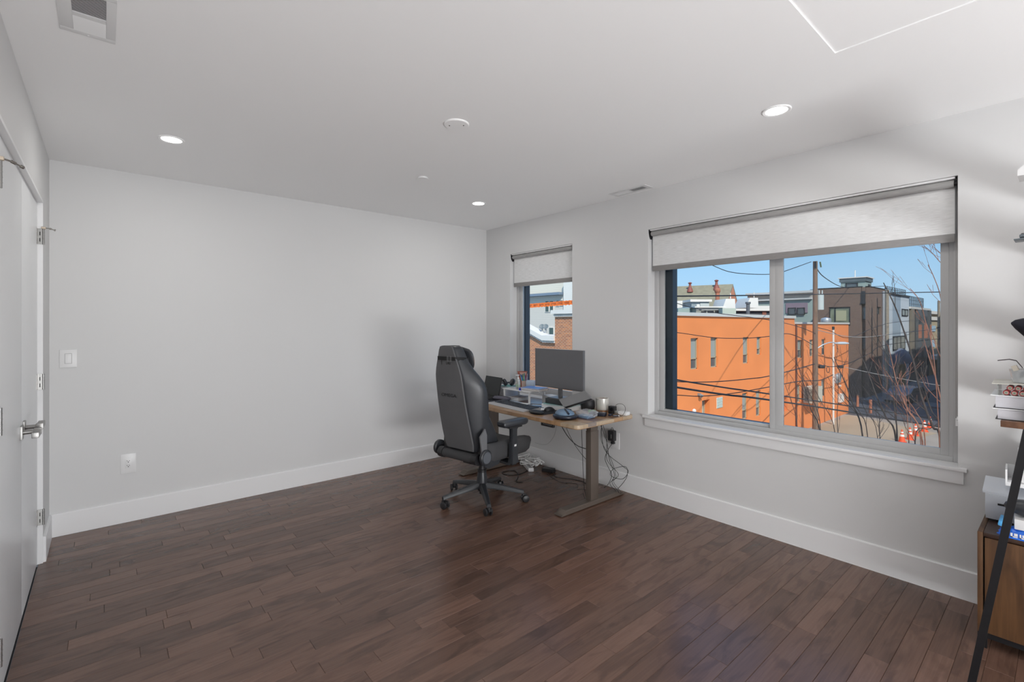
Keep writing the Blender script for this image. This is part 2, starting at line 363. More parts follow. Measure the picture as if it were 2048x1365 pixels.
# ---------------------------------------------------------------- windows
def ringX(mb, y0, y1, z0, z1, w, x0, x1, wb=None, bev=.003):
    wb = wb or w
    mb.box((x0, y0, z0), (x1, y0+w, z1), bev=bev); mb.box((x0, y1-w, z0), (x1, y1, z1), bev=bev)
    mb.box((x0, y0+w, z0), (x1, y1-w, z0+wb), bev=bev); mb.box((x0, y0+w, z1-w), (x1, y1-w, z1), bev=bev)
def window(n, y0, y1, z0, z1, slider):
    w = structure('window_%d' % n, (W, (y0+y1)/2, z0)); x = W+.098
    mb = MB(); ringX(mb, y0, y1, z0, z1, .030, x, x+.052, bev=.002)
    if slider: mb.box((x+.004, y0+.03, z0+.03), (x+.05, y0+.05, z1-.03)); mb.box((x+.022, y0+.05, z0+.03), (x+.05, 1.35, z0+.052))
    mb.build('frame', M_frame, w, True)
    mb = MB()
    if slider:
        ringX(mb, 1.35, y1-.03, z0+.03, z1-.03, .048, x+.024, x+.048, wb=.022, bev=.002); mb.build('fixed_sash', M_frame, w, True)
        MB().box((x+.034, 1.40, z0+.05), (x+.038, y1-.076, z1-.07)).build('pane', glass(), w, True, smooth=0)
        mb = MB(); ringX(mb, y0+.048, 1.388, z0+.030, z1-.03, .036, x+.002, x+.022, bev=.002)
        mb.box((x+.001, 1.300, z0+.06), (x+.022, 1.353, z1-.05), bev=.003); sa = mb.build('sliding_sash', M_frame, w, True)
        MB().box((x+.010, y0+.082, z0+.064), (x+.013, 1.302, z1-.06)).build('pane', glass(), w, True, smooth=0)
        MB().box((x+.048, y0+.05, z0+.03), (x+.0485, 1.35, z1-.03)).build('insect_screen', sheer('insect_screen', (.40, .40, .40), .92), w, True, smooth=0)
    else:
        ringX(mb, y0+.03, y1-.03, z0+.03, z1-.03, .055, x+.012, x+.042, bev=.002); mb.build('sash', M_frame, w, True)
        MB().box((x+.026, y0+.08, z0+.08), (x+.030, y1-.08, z1-.08)).build('pane', glass(), w, True, smooth=0)
    e = .026
    MB().box((W-.03, y0-e-.012, z0-.019), (W, y1+e+.012, z0), bev=.003).box((W-.002, y0+.0005, z0-.019), (W+.098, y1-.0005, z0)).build('stool', M_trim, w, True, smooth=.5)
    MB().box((W-.015, y0-e+.002, z0-.089), (W, y1+e-.002, z0-.019), bev=.002).build('apron', M_trim, w, True)
    return w
window(1, *OB[0], True); window(2, *OB[1], False)
def blind(y0, y1, zt, zb, label, chain):
    t = thing('roller_blind', label, 'blind', (W+.05, (y0+y1)/2, zt), 0); g = .012
    cx, cz, r = W+.034, zt-.034, .021
    MB().box((W+.010, y0+g, zt-.012), (W+.058, y1-g, zt-.0005), bev=.003).build('added_gap_strip', M_trim, t, True)  # added white strip fills the shaded gap above the tube as a light band
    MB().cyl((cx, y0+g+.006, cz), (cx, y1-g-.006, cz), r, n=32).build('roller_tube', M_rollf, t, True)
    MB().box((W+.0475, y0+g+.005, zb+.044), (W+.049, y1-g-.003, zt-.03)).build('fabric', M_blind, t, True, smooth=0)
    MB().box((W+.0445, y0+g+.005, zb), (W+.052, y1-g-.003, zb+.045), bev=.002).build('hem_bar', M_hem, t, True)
    for yy, s in ((y0, 1), (y1, -1)):
        mb = MB(); a = yy+s*.0005; b = yy+s*.0045
        pr = [(-.025, 0), (.028, 0), (.028, -.050), (.018, -.078), (-.004, -.078), (-.018, -.055), (-.025, -.02)]
        mb.loft([[(cx+u, a, zt-.001+v) for u, v in pr], [(cx+u, b, zt-.001+v) for u, v in pr]])
        mb.box((cx-.022, a, zt-.005), (cx+.022, yy+s*.05, zt-.001)); mb.cyl((cx, a, cz), (cx, yy+s*.018, cz), .012, n=12)
        mb.build('bracket', M_plast_k, t, True, smooth=.5)
    if chain:
        mb = MB(); zz = zt-.06; i = 0
        for yy, xx in ((y0+.010, cx-.012), (y0+.006, cx+.010)):
            z = zz
            while z > .965:
                mb.ell((xx, yy, z), (.0012, .0012, .0018), 5, 4); z -= .0062
            mb.tube([(xx, yy, zz), (xx, yy, .963)], .0006, 4)
        a0, a1 = Vector((cx-.012, y0+.010, .963)), Vector((cx+.010, y0+.006, .963))
        mb.tube([a0, a0+Vector((.004, -.001, -.012)), (a0+a1)/2+Vector((0, 0, -.018)), a1+Vector((-.004, .001, -.012)), a1], .0016, 6)
        mb.build('bead_chain', mat('bead_chain', (.30, .27, .24), .4, .3), t, True)
        M_clip = mat('clear_clip', (.85, .85, .85), .2)
        MB().lathe([(.012, 0), (.014, .002), (.014, .005), (.006, .006)], 16, T(cx-.001, y0+.002, .952) @ RX(-math.pi/2)).box((cx-.012, y0+.0005, .915), (cx+.004, y0+.012, .958)).build('chain_clip', M_clip, t, True)
    return t
blind(*OB[0][:2], OB[0][3], 1.918, 'wide white roller blind half rolled up over the large window', True)
blind(*OB[1][:2], OB[1][3], 1.893, 'narrow white roller blind half rolled up over the small window by the room corner', False)
# ---------------------------------------------------------------- closet double doors
ym = 3.382; xd = L-.024
for n, (a, b) in enumerate(((DO[0]+.004, ym-.0015), (ym+.0015, DO[1]-.006)), 1):
    d = structure('door_%d' % n, (xd, (a+b)/2, 0)); far = n == 2
    MB().box((xd-.036, a, .006), (xd, b, DO[3]-.006), bev=.002).build('panel', M_door, d, True)
    hy = b+.003 if far else a-.002; s = 1 if far else -1
    for zc in (2.005, 1.115, .285):
        h = .096 if far else .1
        mb = MB().box((xd-.001, hy-.003, zc-h/2), (xd+.022, hy-.0008, zc+h/2)) if far else MB()
        mb.cyl((L+.004, hy-.001 if far else hy+.002, zc-h/2), (L+.004, hy-.001 if far else hy+.002, zc+h/2), .0055, n=10)
        for q in range(4): mb.cyl((L+.004, hy-.001 if far else hy+.002, zc-h/2+h*(q+.92)/5), (L+.004, hy-.001 if far else hy+.002, zc-h/2+h*(q+1)/5), .0063, n=10)
        mb.box((xd-.001, hy-s*.034, zc-h/2), (xd+.0015, hy-s*.004, zc+h/2))
        hg = mb.build('hinge', M_steel, d, True)
        if far:
            mb = MB()
            for q in (-.021, .018): mb.box((xd+.010, hy-.0036, zc+q-.011), (xd+.014, hy-.0026, zc+q+.011))
            mb.build('slot', M_dark, hg, True, smooth=0)
        if zc > 2:      # hinge pin door stop
            z0 = zc+h/2; y1 = hy-.001
            st = MB().cyl((L+.004, y1, z0+.001), (L+.004, y1, z0+.013), .010, n=14).cyl((L+.006, y1, z0+.007), (L+.030, y1-.004 if far else y1+.02, z0+.005), .0035, n=8)
            e = Vector((L+.030, y1-.004 if far else y1+.02, z0+.005)); q = Vector((L+.052, y1-.006 if far else y1+.045, z0-.002))
            st.cyl(e, e+(q-e)*.4, .006, n=8).cyl(e, q, .0028, n=8).cyl(q, q+(q-e)*.25, .0065, n=10); st.build('door_stop', M_bronze, d, True)
            MB().box((L-.006, y1-.010, z0-.001), (L+.014, y1+.010, z0+.012), bev=.003).build('stop_bumper', M_rubber, d, True)
    # lever handle near the meeting edge
    hy2 = (ym-.045) if n == 1 else (ym+.045); zc = .935 if n == 1 else .945; q = 1 if n == 2 else -1
    mb = MB().box((xd-.002, hy2-.030, zc-.033), (xd+.009, hy2+.030, zc+.033), bev=.002)
    mb.cyl((xd+.005, hy2, zc), (xd+.052, hy2, zc), .011, n=20)
    mb.box((xd+.046, hy2-.015, zc-.015), (xd+.074, hy2+.015, zc+.015), bev=.002)
    mb.box((xd+.047, hy2, zc-.015), (xd+.073, hy2+q*.118, zc+.012), bev=.003)
    mb.build('handle', M_steel, d, True)
mb = MB(); x0 = L-.06                                    # jamb stop and head lining inside the recess
mb.box((x0, DO[1]-.004, 0), (L+.001, DO[1]+.012, DO[3]+.012)); mb.box((x0, DO[0]-.012, 0), (L+.001, DO[0]+.002, DO[3]+.012)); mb.box((x0, DO[0], DO[3]-.004), (L+.001, DO[1], DO[3]+.012))
mb.build('trim_1', M_trim, top=True, kind='structure', smooth=0)
# ---------------------------------------------------------------- ceiling fittings
def downlight(x, y, label):
    t = thing('recessed_downlight', label, 'ceiling light', (x, y, H), 0, 'recessed ceiling lights')
    MB().lathe([(.070, 0), (.070, -.003), (.066, -.006), (.054, -.004), (.052, -.002), (.052, 0)], 40).build('trim_ring', M_ceil, t)
    MB().lathe([(.052, -.001), (.052, -.003), (.03, -.005), (.0, -.0055)], 32).build('lens', mat('lit_lens', (1, .985, .95), .5, emit=9), t)
    l = lamp('downlight_lamp', 'AREA', (0, 0, -.012), CEIL_W, shape='DISK', size=.10, color=(1, .98, .94)); l.parent = t
    return t
downlight(.312, 3.576, 'lit recessed downlight at the left, above the blank wall')
downlight(2.707, 1.013, 'lit recessed downlight at the right, in front of the large window')
downlight(2.657, 3.594, 'lit recessed downlight at the far corner above the desk chair')
for x, y in ((.5, .3), (1.55, -.55)):      # added unseen downlights behind the camera, for more light in the room
    t = thing('recessed_downlight', 'added unseen recessed downlight behind the viewer nearest the ' + ('door wall' if x < 1 else 'window wall'), 'ceiling light', (x, y, H), 0, 'recessed ceiling lights')
    MB().lathe([(.070, 0), (.070, -.003), (.066, -.006), (.052, -.002), (.052, 0)], 32).build('trim_ring', M_ceil, t)
    MB().lathe([(.052, -.001), (.052, -.003), (.0, -.0055)], 24).build('lens', MATS['lit_lens'], t)
    l = lamp('downlight_lamp', 'AREA', (0, 0, -.012), CEIL_W, shape='DISK', size=.10, color=(1, .98, .94)); l.parent = t
t = thing('smoke_detector', 'round white ceiling cover plate with two small screws', 'ceiling plate', (1.513, 2.255, H))
MB().lathe([(.071, 0), (.071, -.004), (.067, -.008), (0, -.010)], 48).build('cover', M_ceil, t)
for s in (-1, 1): MB().cyl((s*.040*.75, s*.040*-.66, -.0085), (s*.040*.75, s*.040*-.66, -.011), .0035, n=10).build('screw', mat('screw', (.12, .12, .12), .5, .5), t)
t = thing('sprinkler_cover', 'small round white sprinkler cover on the ceiling', 'sprinkler', (1.865, 3.239, H))
MB().lathe([(.036, 0), (.036, -.002), (.030, -.002), (.030, -.008), (.041, -.009), (.041, -.012), (0, -.013)], 36).build('cap', M_ceil, t)
def vent(x0, x1, y0, y1, banks, label, name, dens):
    t = thing(name, label, 'air vent', ((x0+x1)/2, (y0+y1)/2, H)); mb = MB()
    ox0, ox1 = min(b[0] for b in banks), max(b[1] for b in banks); oy0, oy1 = min(b[2] for b in banks), max(b[3] for b in banks)
    prof = lambda a, b: None
    for (a, b, c, d, e1, e2, e3, e4) in ((x0, oy0, x0, oy0, 0, 0, 0, 0),):
        mb.box((x0, y0, H-.005), (x1, oy0, H), bev=.002); mb.box((x0, oy1, H-.005), (x1, y1, H), bev=.002)
        mb.box((x0, oy0, H-.005), (ox0, oy1, H), bev=.002); mb.box((ox1, oy0, H-.005), (x1, oy1, H), bev=.002)
    for b in banks[:-1]:
        if b[3] < oy1: mb.box((ox0, b[3], H-.005), (ox1, b[3]+(banks[1][2]-banks[0][3]), H))
    mb.build('frame', M_vent, t, True)
    MB().box((ox0, oy0, H-.0006), (ox1, oy1, H-.0002)).build('duct_opening', mat('duct_grey', (.12, .12, .12), .8), t, True, smooth=0)
    for b in banks:
        y = b[2]+.004
        while y < b[3]-.002:
            a = b[4]; c, s = math.cos(a)*.0045, math.sin(a)*.0045; h = H-.0036
            MB().loft([[(xx, y-c, h-s), (xx, y+c, h+s), (xx, y+c+.001, h+s-.0006), (xx, y-c+.001, h-s-.0006)] for xx in (b[0], b[1])]).build('slat', M_vent, t, True, smooth=0)
            y += dens
    MB().cyl(((x0+x1)/2, y1-.012, H-.006), ((x0+x1)/2, y1-.012, H-.004), .003, n=8).build('screw', M_ceil, t, True)
vent(-.129, .034, 2.16, 2.507, [(-.089, .005, 2.19, 2.338, .5), (-.089, .005, 2.364, 2.478, -.5)], 'large white ceiling vent at the top left with two banks of slats', 'ceiling_vent', .0085)
vent(3.315, 3.440, 2.235, 2.600, [(3.345, 3.412, 2.275, 2.410, .5), (3.345, 3.412, 2.424, 2.560, -.5)], 'narrow white ceiling vent close to the window wall', 'ceiling_vent', .0085)
# ---------------------------------------------------------------- switch and outlets
t = thing('light_switch', 'square white rocker light switch on the back wall near the door', 'switch', (-.192, D, 1.228))
MB().box((-.045, -.006, -.063), (.045, 0, .063), bev=.002).build('plate', M_plast_w, t)
MB().box((-.017, -.009, -.034), (.017, -.005, .034), bev=.0012).build('rocker', M_plast_w, t)
mb = MB(); 
for a, b in (((-.0185, -.0064, -.0355), (.0185, -.0058, -.034)), ((-.0185, -.0064, .034), (.0185, -.0058, .0355)), ((-.0185, -.0064, -.034), (-.017, -.0058, .034)), ((.017, -.0064, -.034), (.0185, -.0058, .034))): mb.box(a, b)
mb.build('gap', mat('gap_grey', (.25, .25, .25), .8), t, smooth=0)
def outlet(loc, rz, label):
    t = thing('wall_outlet', label, 'outlet', loc, rz)
    MB().box((-.045, -.005, -.072), (.045, 0, .072), bev=.002).build('plate', M_plast_w, t)
    MB().box((-.017, -.0065, -.034), (.017, -.004, .034), bev=.001).build('receptacle', M_plast_w, t)
    mb = MB()
    for z in (-.017, .017):
        mb.box((-.008, -.0068, z), (-.0055, -.006, z+.008)); mb.box((.005, -.0068, z), (.0075, -.006, z+.007)); mb.cyl((0, -.0068, z-.006), (0, -.006, z-.006), .0032, n=8)
    mb.build('slots', M_dark, t, smooth=0); return t
outlet((.135, D, .432), 0, 'white duplex outlet low on the back wall')
outlet((W, 2.655, .425), math.pi/2*-1, 'white outlet under the desk corner with a black adapter plugged in')
# ---------------------------------------------------------------- desk (top at z=.704)
DT = .704; DX0, DX1, DY0, DY1 = 2.696, 3.415, 2.400, 3.990
M_dleg = mat('taupe_metal', srgb(106, 96, 88), .45, .3)
desk = thing('standing_desk', 'height-adjustable desk with patchwork wood top and dark taupe metal legs', 'desk', (3.05, 3.19, 0))
def rrect(x0, x1, y0, y1, r, n=6):
    p = []
    for cx, cy, a in ((x1-r, y1-r, 0), (x0+r, y1-r, 1), (x0+r, y0+r, 2), (x1-r, y0+r, 3)):
        for i in range(n+1): t = (a+i/n)*math.pi/2; p.append((cx+r*math.cos(t), cy+r*math.sin(t)))
    return p
woods = [((.30, .155, .07), (.20, .09, .035), (.12, .05, .02)), ((.47, .30, .17), (.38, .22, .11), (.25, .13, .06)), ((.19, .085, .055), (.13, .055, .035), (.08, .03, .02)),
         ((.52, .41, .29), (.43, .32, .21), (.33, .23, .14)), ((.30, .25, .22), (.23, .18, .15), (.16, .12, .09))]
WM = [wood('desk_wood_%d' % i, *w, rough=.3, scl=(20, 1.5, 20), attr=False, coat=.2) for i, w in enumerate(woods)]
top = MB(); outl = rrect(DX0, DX1, DY0, DY1, .045)
ins = rrect(DX0+.003, DX1-.003, DY0+.003, DY1-.003, .043)
top.loft([[(x, y, DT-.032) for x, y in ins], [(x, y, DT-.0257) for x, y in outl]])
tp = top.build('tabletop', WM[1], desk, True)
# inlaid boards of the patchwork top, clipped to the rounded outline
rg = random.Random(5); cuts = [DX0]
while cuts[-1] < DX1-.05: cuts.append(min(DX1, cuts[-1]+rg.choice((.085, .10, .12))))
cuts[-1] = DX1; Q = 0
for i in range(len(cuts)-1):
    y = DY0
    while y < DY1-.01:
        ln = .028 if y == DY0 and i else rg.choice((.18, .26, .34, .45)); b = min(DY1, y+ln); b = DY1 if DY1-b < .08 else b
        bm = bmesh.new(); vs = [bm.verts.new((px_, py_, 0)) for px_, py_ in rrect(DX0, DX1, DY0, DY1, .045)]; bm.faces.new(vs)
        for co, no in (((cuts[i]+.0004, 0, 0), (-1, 0, 0)), ((cuts[i+1]-.0004, 0, 0), (1, 0, 0)), ((0, y+.0004, 0), (0, -1, 0)), ((0, b-.0004, 0), (0, 1, 0))):
            bmesh.ops.bisect_plane(bm, geom=bm.verts[:]+bm.edges[:]+bm.faces[:], plane_co=co, plane_no=no, clear_outer=True)
        if bm.faces:
            f = bm.faces[:][0]; poly = [(v.co.x, v.co.y) for v in f.verts]
            w = 1 if (i == 0 and y < 3.3) else rg.choice((0, 1, 1, 2, 3, 4, 0, 2))
            if i == 0: w = 1 if y > 2.45 else 3
            if y == DY0 and i: w = (3, 4, 3, 3, 1)[i % 5]
            c = (sum(p[0] for p in poly)/len(poly), sum(p[1] for p in poly)/len(poly))
            MB().prism(poly, DT-.0255, DT).build('board', WM[w], desk, True, smooth=0)
        bm.free(); y = b
# legs: foot, outer and inner columns
for yc in (2.545, 3.850):
    mb = MB(); x0, x1 = 2.632, 3.425; w = .040
    pr = [(x0, .012), (x0+.02, .016), (x0+.055, .038), (x1-.055, .038), (x1-.02, .016), (x1, .012), (x1, .006), (x0, .006)]
    mb.loft([[(x, yc-w, z) for x, z in pr], [(x, yc-w+.004, z+.003 if z > .03 else z) for x, z in pr], [(x, yc+w-.004, z+.003 if z > .03 else z) for x, z in pr], [(x, yc+w, z) for x, z in pr]])
    ft = mb.build('foot', M_dleg, desk, True, smooth=.4)
    for x in (x0+.03, x1-.03): MB().cyl((x, yc, 0), (x, yc, .008), .016, n=14).build('levelling_pad', M_rubber_k if False else M_plast_k, ft, True)
    MB().box((2.988, yc-.0275, .036), (3.085, yc+.0275, .60), bev=.004).build('column', M_dleg, desk, True)
    MB().box((2.992, yc-.024, .59), (3.080, yc+.024, DT-.04), bev=.003).build('inner_column', M_bronze if False else M_dleg, desk, True)
    MB().box((2.76, yc-.03, DT-.052), (3.36, yc+.03, DT-.027), bev=.003).build('bracket', M_dleg, desk, True)
MB().box((3.02, 2.57, DT-.065), (3.07, 3.83, DT-.028), bev=.003).build('crossbar', M_dleg, desk, True)
mb = MB().box((2.712, 2.675, DT-.062), (2.738, 2.815, DT-.0325), bev=.006); hc = mb.build('control_box', M_plast_k, desk, True)
mb = MB()
for i in range(6): mb.cyl((2.7125, 2.695+i*.017, DT-.043), (2.7105, 2.695+i*.017, DT-.043), .0042, n=8)
mb.build('buttons', mat('button_grey', (.2, .2, .2), .4), hc, True)
# ---------------------------------------------------------------- gaming chair, local +x is forward
M_lea = mat('black_leather', (.034, .037, .043), .34, bump=.10, bscale=260, spec=.55)
M_fab = mat('charcoal_fabric', (.105, .105, .109), .72, bump=.18, bscale=420, var=.08, vscale=5)
M_fabd = mat('charcoal_fabric_dark', (.05, .05, .053), .8, bump=.2, bscale=300)
M_cpl = mat('chair_plastic', (.030, .033, .038), .36, bump=.05, bscale=300)
ch = thing('gaming_chair', 'charcoal high-back gaming chair with a head pillow, seen from behind', 'chair', (2.395, 3.19, 0), math.radians(9.5))
base = MB().lathe([(.0, .085), (.036, .085), (.042, .10), (.046, .16), (.036, .235), (.030, .26), (0, .26)], 24)
hub = base.build('base_hub', M_cpl, ch)
R = .345
for i, a in enumerate((16.5, 88.5, 160.5, 232.5, 304.5)):
    M = RZ(math.radians(a)); rings = []
    for t in range(7):
        u = t/6; x = .025+u*(R-.02); w = .030-.014*u; z1 = .158-.052*u-.012*u*u; h = .046-.022*u
        rings.append([(x, -w, z1-h), (x, w, z1-h), (x, w, z1-h*.45), (x, w*.55, z1), (x, -w*.55, z1), (x, -w, z1-h*.45)])
    lg = MB().loft(rings, M=M).build('leg', M_cpl, ch, smooth=.7)
    sw = math.radians((40, 150, -60, 20, 200)[i])
    MM = M @ T(R, 0, 0) @ RZ(sw)
    cs = MB().cyl((0, 0, .055), (0, 0, .088), .006, n=10, M=MM).lathe([(.012, .050), (.014, .058), (.012, .066), (0, .068)], 12, MM)
    cs.loft([[(math.cos(q)*r_*.9-.012, y_, .030+math.sin(q)*r_) for q, r_ in ((.35, .036), (1.0, .036), (1.6, .036), (2.2, .035), (2.9, .030), (3.3, .012), (-.3, .012))] for y_ in (-.010, .010)], M=MM)
    co = cs.build('caster', M_plast_k, ch)
    for y_ in (-1, 1): MB().lathe([(0, -.010), (.020, -.010), (.027, -.007), (.030, -.002), (.030, .004), (.026, .008), (.012, .010), (0, .010)], 24, MM @ T(-.016, y_*.021, .0302) @ RX(math.pi/2)).build('wheel', M_plast_k, co)
MB().cyl((0, 0, .25), (0, 0, .345), .026, n=20).cyl((0, 0, .24), (0, 0, .262), .038, n=20).cyl((0, 0, .060), (0, 0, .09), .022, n=16).build('gas_lift', M_plast_k, ch)
mb = MB().box((-.15, -.075, .335), (.16, .075, .385), bev=.008).box((-.06, -.14, .37), (.14, .14, .392), bev=.004)
mb.cyl((.05, -.02, .30), (.05, -.02, .345), .028, .034, n=18).cyl((.03, -.08, .355), (.06, -.24, .345), .006, n=8).box((.04, -.30, .338), (.09, -.23, .352), bev=.004)
mb.build('tilt_mechanism', M_plast_k, ch)
# seat cushion: lofted across the width with raised bolsters
def seat_ring(y, x0, x1, zt, zb):
    n = 9; up = []
    for i in range(n):
        u = i/(n-1); x = x0+(x1-x0)*u; z = zt+(-.03*max(0, (u-.72)/.28)**2)+.012*max(0, (.25-u)/.25); up.append((x, y, z))
    dn = [(x1+.006, y, zt-.055), (x1-.02, y, zb+.02), (x1-.07, y, zb), (x0+.05, y, zb), (x0+.005, y, zb+.02), (x0-.004, y, zt-.04)]
    return up+dn
ys = [(-.272, -.13, .20, .485, .44), (-.266, -.18, .29, .512, .405), (-.245, -.20, .345, .532, .392), (-.215, -.215, .368, .534, .382), (-.185, -.22, .375, .512, .380), (-.165, -.22, .378, .498, .380)]
rings = [seat_ring(*q) for q in ys]+[seat_ring(y, -.22, .380, .496, .382) for y in (-.08, 0, .08)]+[seat_ring(-q[0], *q[1:]) for q in reversed(ys)]
MB().loft(rings).build('seat', M_fabd, ch, smooth=1.2)
# backrest
prof = [(.475, .150, .185, .05, -.250), (.53, .163, .210, .08, -.265), (.62, .164, .225, .11, -.290), (.75, .160, .236, .122, -.322), (.88, .155, .248, .126, -.348), (.97, .152, .252, .122, -.362),
        (1.02, .150, .240, .112, -.370), (1.07, .146, .208, .098, -.377), (1.12, .134, .168, .082, -.383), (1.17, .117, .138, .07, -.388), (1.22, .098, .118, .062, -.393), (1.265, .083, .101, .056, -.397), (1.292, .068, .085, .050, -.399), (1.303, .045, .06, .04, -.396)]
def back_ring(z, a, b, d, xr):
    e = max(0, .15*(1-(z-.475)/.26))
    h = [(0, 0), (0, a*.6), (.004, a*.97), (.022, a+.012), (d*.6, a+(b-a)*.75), (d, b), (d+.03+e, b+.002-e*.1), (d+.055+e, b-.022), (d+.045+e*.9, b-.055), (.105+e*.3, a*.75), (.085, a*.4), (.08, 0)]
    return [(xr+x, y, z) for x, y in h]+[(xr+x, -y, z) for x, y in reversed(h[1:-1])]
MB().loft([back_ring(*q) for q in prof]).build('backrest', M_lea, ch, smooth=1.2)
pan = [(z, a) for z, a, *_ in prof]; xr = {q[0]: q[4] for q in prof}
rings = []
for z, a, b, d, x in prof:
    z2 = z+.004 if z < 1.3 else z; rings.append([(x-.006, y, z2) for y in (-a*.96, -a*.5, 0, a*.5, a*.96)]+[(x+.003, y, z2) for y in (a*1.0, a*.5, 0, -a*.5, -a*1.0)])
bp = MB().loft(rings).build('rear_panel', M_fab, ch, smooth=.9)
def lean(z):
    for i in range(len(prof)-1):
        if prof[i][0] <= z <= prof[i+1][0]:
            u = (z-prof[i][0])/(prof[i+1][0]-prof[i][0]); return prof[i][4]*(1-u)+prof[i+1][4]*u
    return -.3
RT = Matrix(((0, 0, -1, 0), (-1, 0, 0, 0), (0, 1, 0, 0), (0, 0, 0, 1)))     # text x -> -y, y -> z, normal -> -x
M_let = mat('black_print', (.006, .006, .007), .3)
text('OMEGA', 'lettering', M_let, bp, T(lean(.915)-.0088, 0.012, .915) @ RZ(0) @ RT @ Matrix.Diagonal((1.35, 1, 1, 1)), .036)
text('LAB', 'lettering', M_let, bp, T(lean(1.165)-.0095, -.020, 1.168) @ RT @ Matrix.Diagonal((1.2, 1, 1, 1)), .026)
MB().prism([(-.012, 0), (.014, .012), (.014, .004), (.003, -.002), (.003, -.034), (-.003, -.040), (-.005, -.004), (-.014, .004), (-.014, .012)], 0, .0006, T(lean(1.19)-.0092, .052, 1.193) @ RT).build('emblem', M_let, bp, smooth=0)
# lumbar roll at the foot of the back, hinges, side brackets
MB().cyl((-.262, -.200, .430), (-.262, .200, .430), .036, n=20).build('bottom_roll', M_fabd, ch)
for s in (-1, 1):
    MB().cyl((-.262, s*.165, .430), (-.262, s*.215, .430), .043, n=22).build('roll_end', M_plast_k, ch)
    mb = MB().lathe([(0, -.016), (.052, -.016), (.059, -.010), (.059, .010), (.052, .016), (0, .016)], 28, T(-.235, s*.262, .452) @ RX(math.pi/2))
    mb.loft([[(-.25, y, .39), (-.20, y, .36), (-.085, y, .372), (-.06, y, .405), (-.14, y, .485), (-.22, y, .46)] for y in (s*.235, s*.262)])
    hc = mb.build('hinge_cover', M_cpl, ch)
    MB().lathe([(.044, 0), (.044, .002), (0, .0025)], 24, T(-.235, s*.2785, .452) @ RX(math.pi/2*s)).build('hinge_cap', mat('cap_grey', (.10, .11, .125), .3), hc)
    if s < 0: MB().loft([[(-.27, y, .49), (-.215, y, .47), (-.215, y, .62), (-.235, y, .67), (-.29, y, .615)] for y in (s*.246, s*.258)]).build('side_bracket', mat('bracket_grey', (.20, .205, .215), .3, .4), ch)
    # armrest
    y = s*.315; x = .03
    pad = [(-.135, -.040), (-.125, -.047), (.10, -.047), (.13, -.036), (.136, 0), (.13, .036), (.10, .047), (-.125, .047), (-.135, .040)]
    A = T(x, y, 0) @ RZ(s*.10)
    ap = MB().loft([[(u*.93, v*.85, .664) for u, v in pad], [(u*.99, v*.98, .672) for u, v in pad], [(u*1.02, v*1.03, .690) for u, v in pad], [(u*1.0, v*.97, .704) for u, v in pad], [(u*.93, v*.86, .710) for u, v in pad]], M=A).build('armrest', M_lea, ch, smooth=.8)
    MB().box((-.07, -.032, .648), (.07, .032, .666), A, bev=.004).build('arm_slider', M_plast_k, ap)
    MB().loft([[(x+u*g, y+v*g, z) for u, v in ((-.028, -.018), (.028, -.018), (.034, 0), (.028, .018), (-.028, .018), (-.034, 0))] for z, g in ((.652, 1.35), (.63, 1.0), (.52, .92), (.50, .92))]).build('arm_post', M_cpl, ch)
    mb = MB().loft([[(x+u*g, y+v*g, z) for u, v in ((-.036, -.024), (.036, -.024), (.042, 0), (.036, .024), (-.036, .024), (-.042, 0))] for z, g in ((.53, .86), (.42, .88), (.365, 1.05))])
    mb.loft([[(x-.05, y-s*.02, .352), (x+.05, y-s*.02, .352), (x+.05, y-s*.02, .372), (x-.05, y-s*.02, .372)], [(x-.035, s*.10, .365), (x+.035, s*.10, .365), (x+.035, s*.10, .380), (x-.035, s*.10, .380)]])
    mb.box((x-.045, y-s*.03-.02, .352), (x+.045, y+.022, .372), bev=.003); mb.build('arm_support', M_cpl, ch)
    MB().box((x-.012, y-.0205, .50), (x+.012, y-.0225, .515)).build('label_sticker', M_plast_w, ch, smooth=0) if s < 0 else None
# head pillow and its strap
rings = []
for t in range(13):
    u = t/12*2-1; z = 1.185+.105*u; w = .112*(1-abs(u)**3.2)**.5+.012; d = .036*(1-abs(u)**2.4)**.6+.006
    rings.append([(-.222+d*math.cos(q)*(1 if math.cos(q) > 0 else .7)-.02*u, w*math.sin(q)*(1-.12*max(0, -u)), z) for q in [2*math.pi*i/16 for i in range(16)]])
MB().loft(rings).build('head_pillow', M_lea, ch, smooth=1.2)
hs = lambda a, b, d, z, x: None
z = 1.205; mb = MB(); rows = []
outline = [(-.402, 0), (-.4025, .06), (-.397, .098), (-.370, .114), (-.337, .122), (-.305, .122), (-.27, .114)]
pts = [(x, -y) for x, y in reversed(outline)]+outline[1:]
rows = [[(x-.004 if abs(y) < .11 else x-.001, y+(.004 if y > .1 else -.004 if y < -.1 else 0), z+dz-.10*max(0, x+.37)) for x, y in pts] for dz in (-.014, .014)]
nv = len(pts); vs = rows[0]+rows[1]; inn = [(x+.0025, y*.985, zz) for x, y, zz in vs]
mb.add(vs, [(i, i+1, nv+i+1, nv+i) for i in range(nv-1)]); mb.add(inn, [(i, nv+i, nv+i+1, i+1) for i in range(nv-1)])
sp = mb.build('pillow_strap', mat('strap', (.010, .010, .011), .75), ch, smooth=.8)
mb = MB()
for y0 in (-.018, -.052):
    mb.tube([(-.4075, y0, z-.020), (-.4075, y0, z+.020), (-.4075, y0-.012, z+.020), (-.4075, y0-.012, z-.020)], .0015, 5, closed=True)
mb.build('strap_buckle', mat('buckle', (.22, .22, .22), .3, .6), sp)
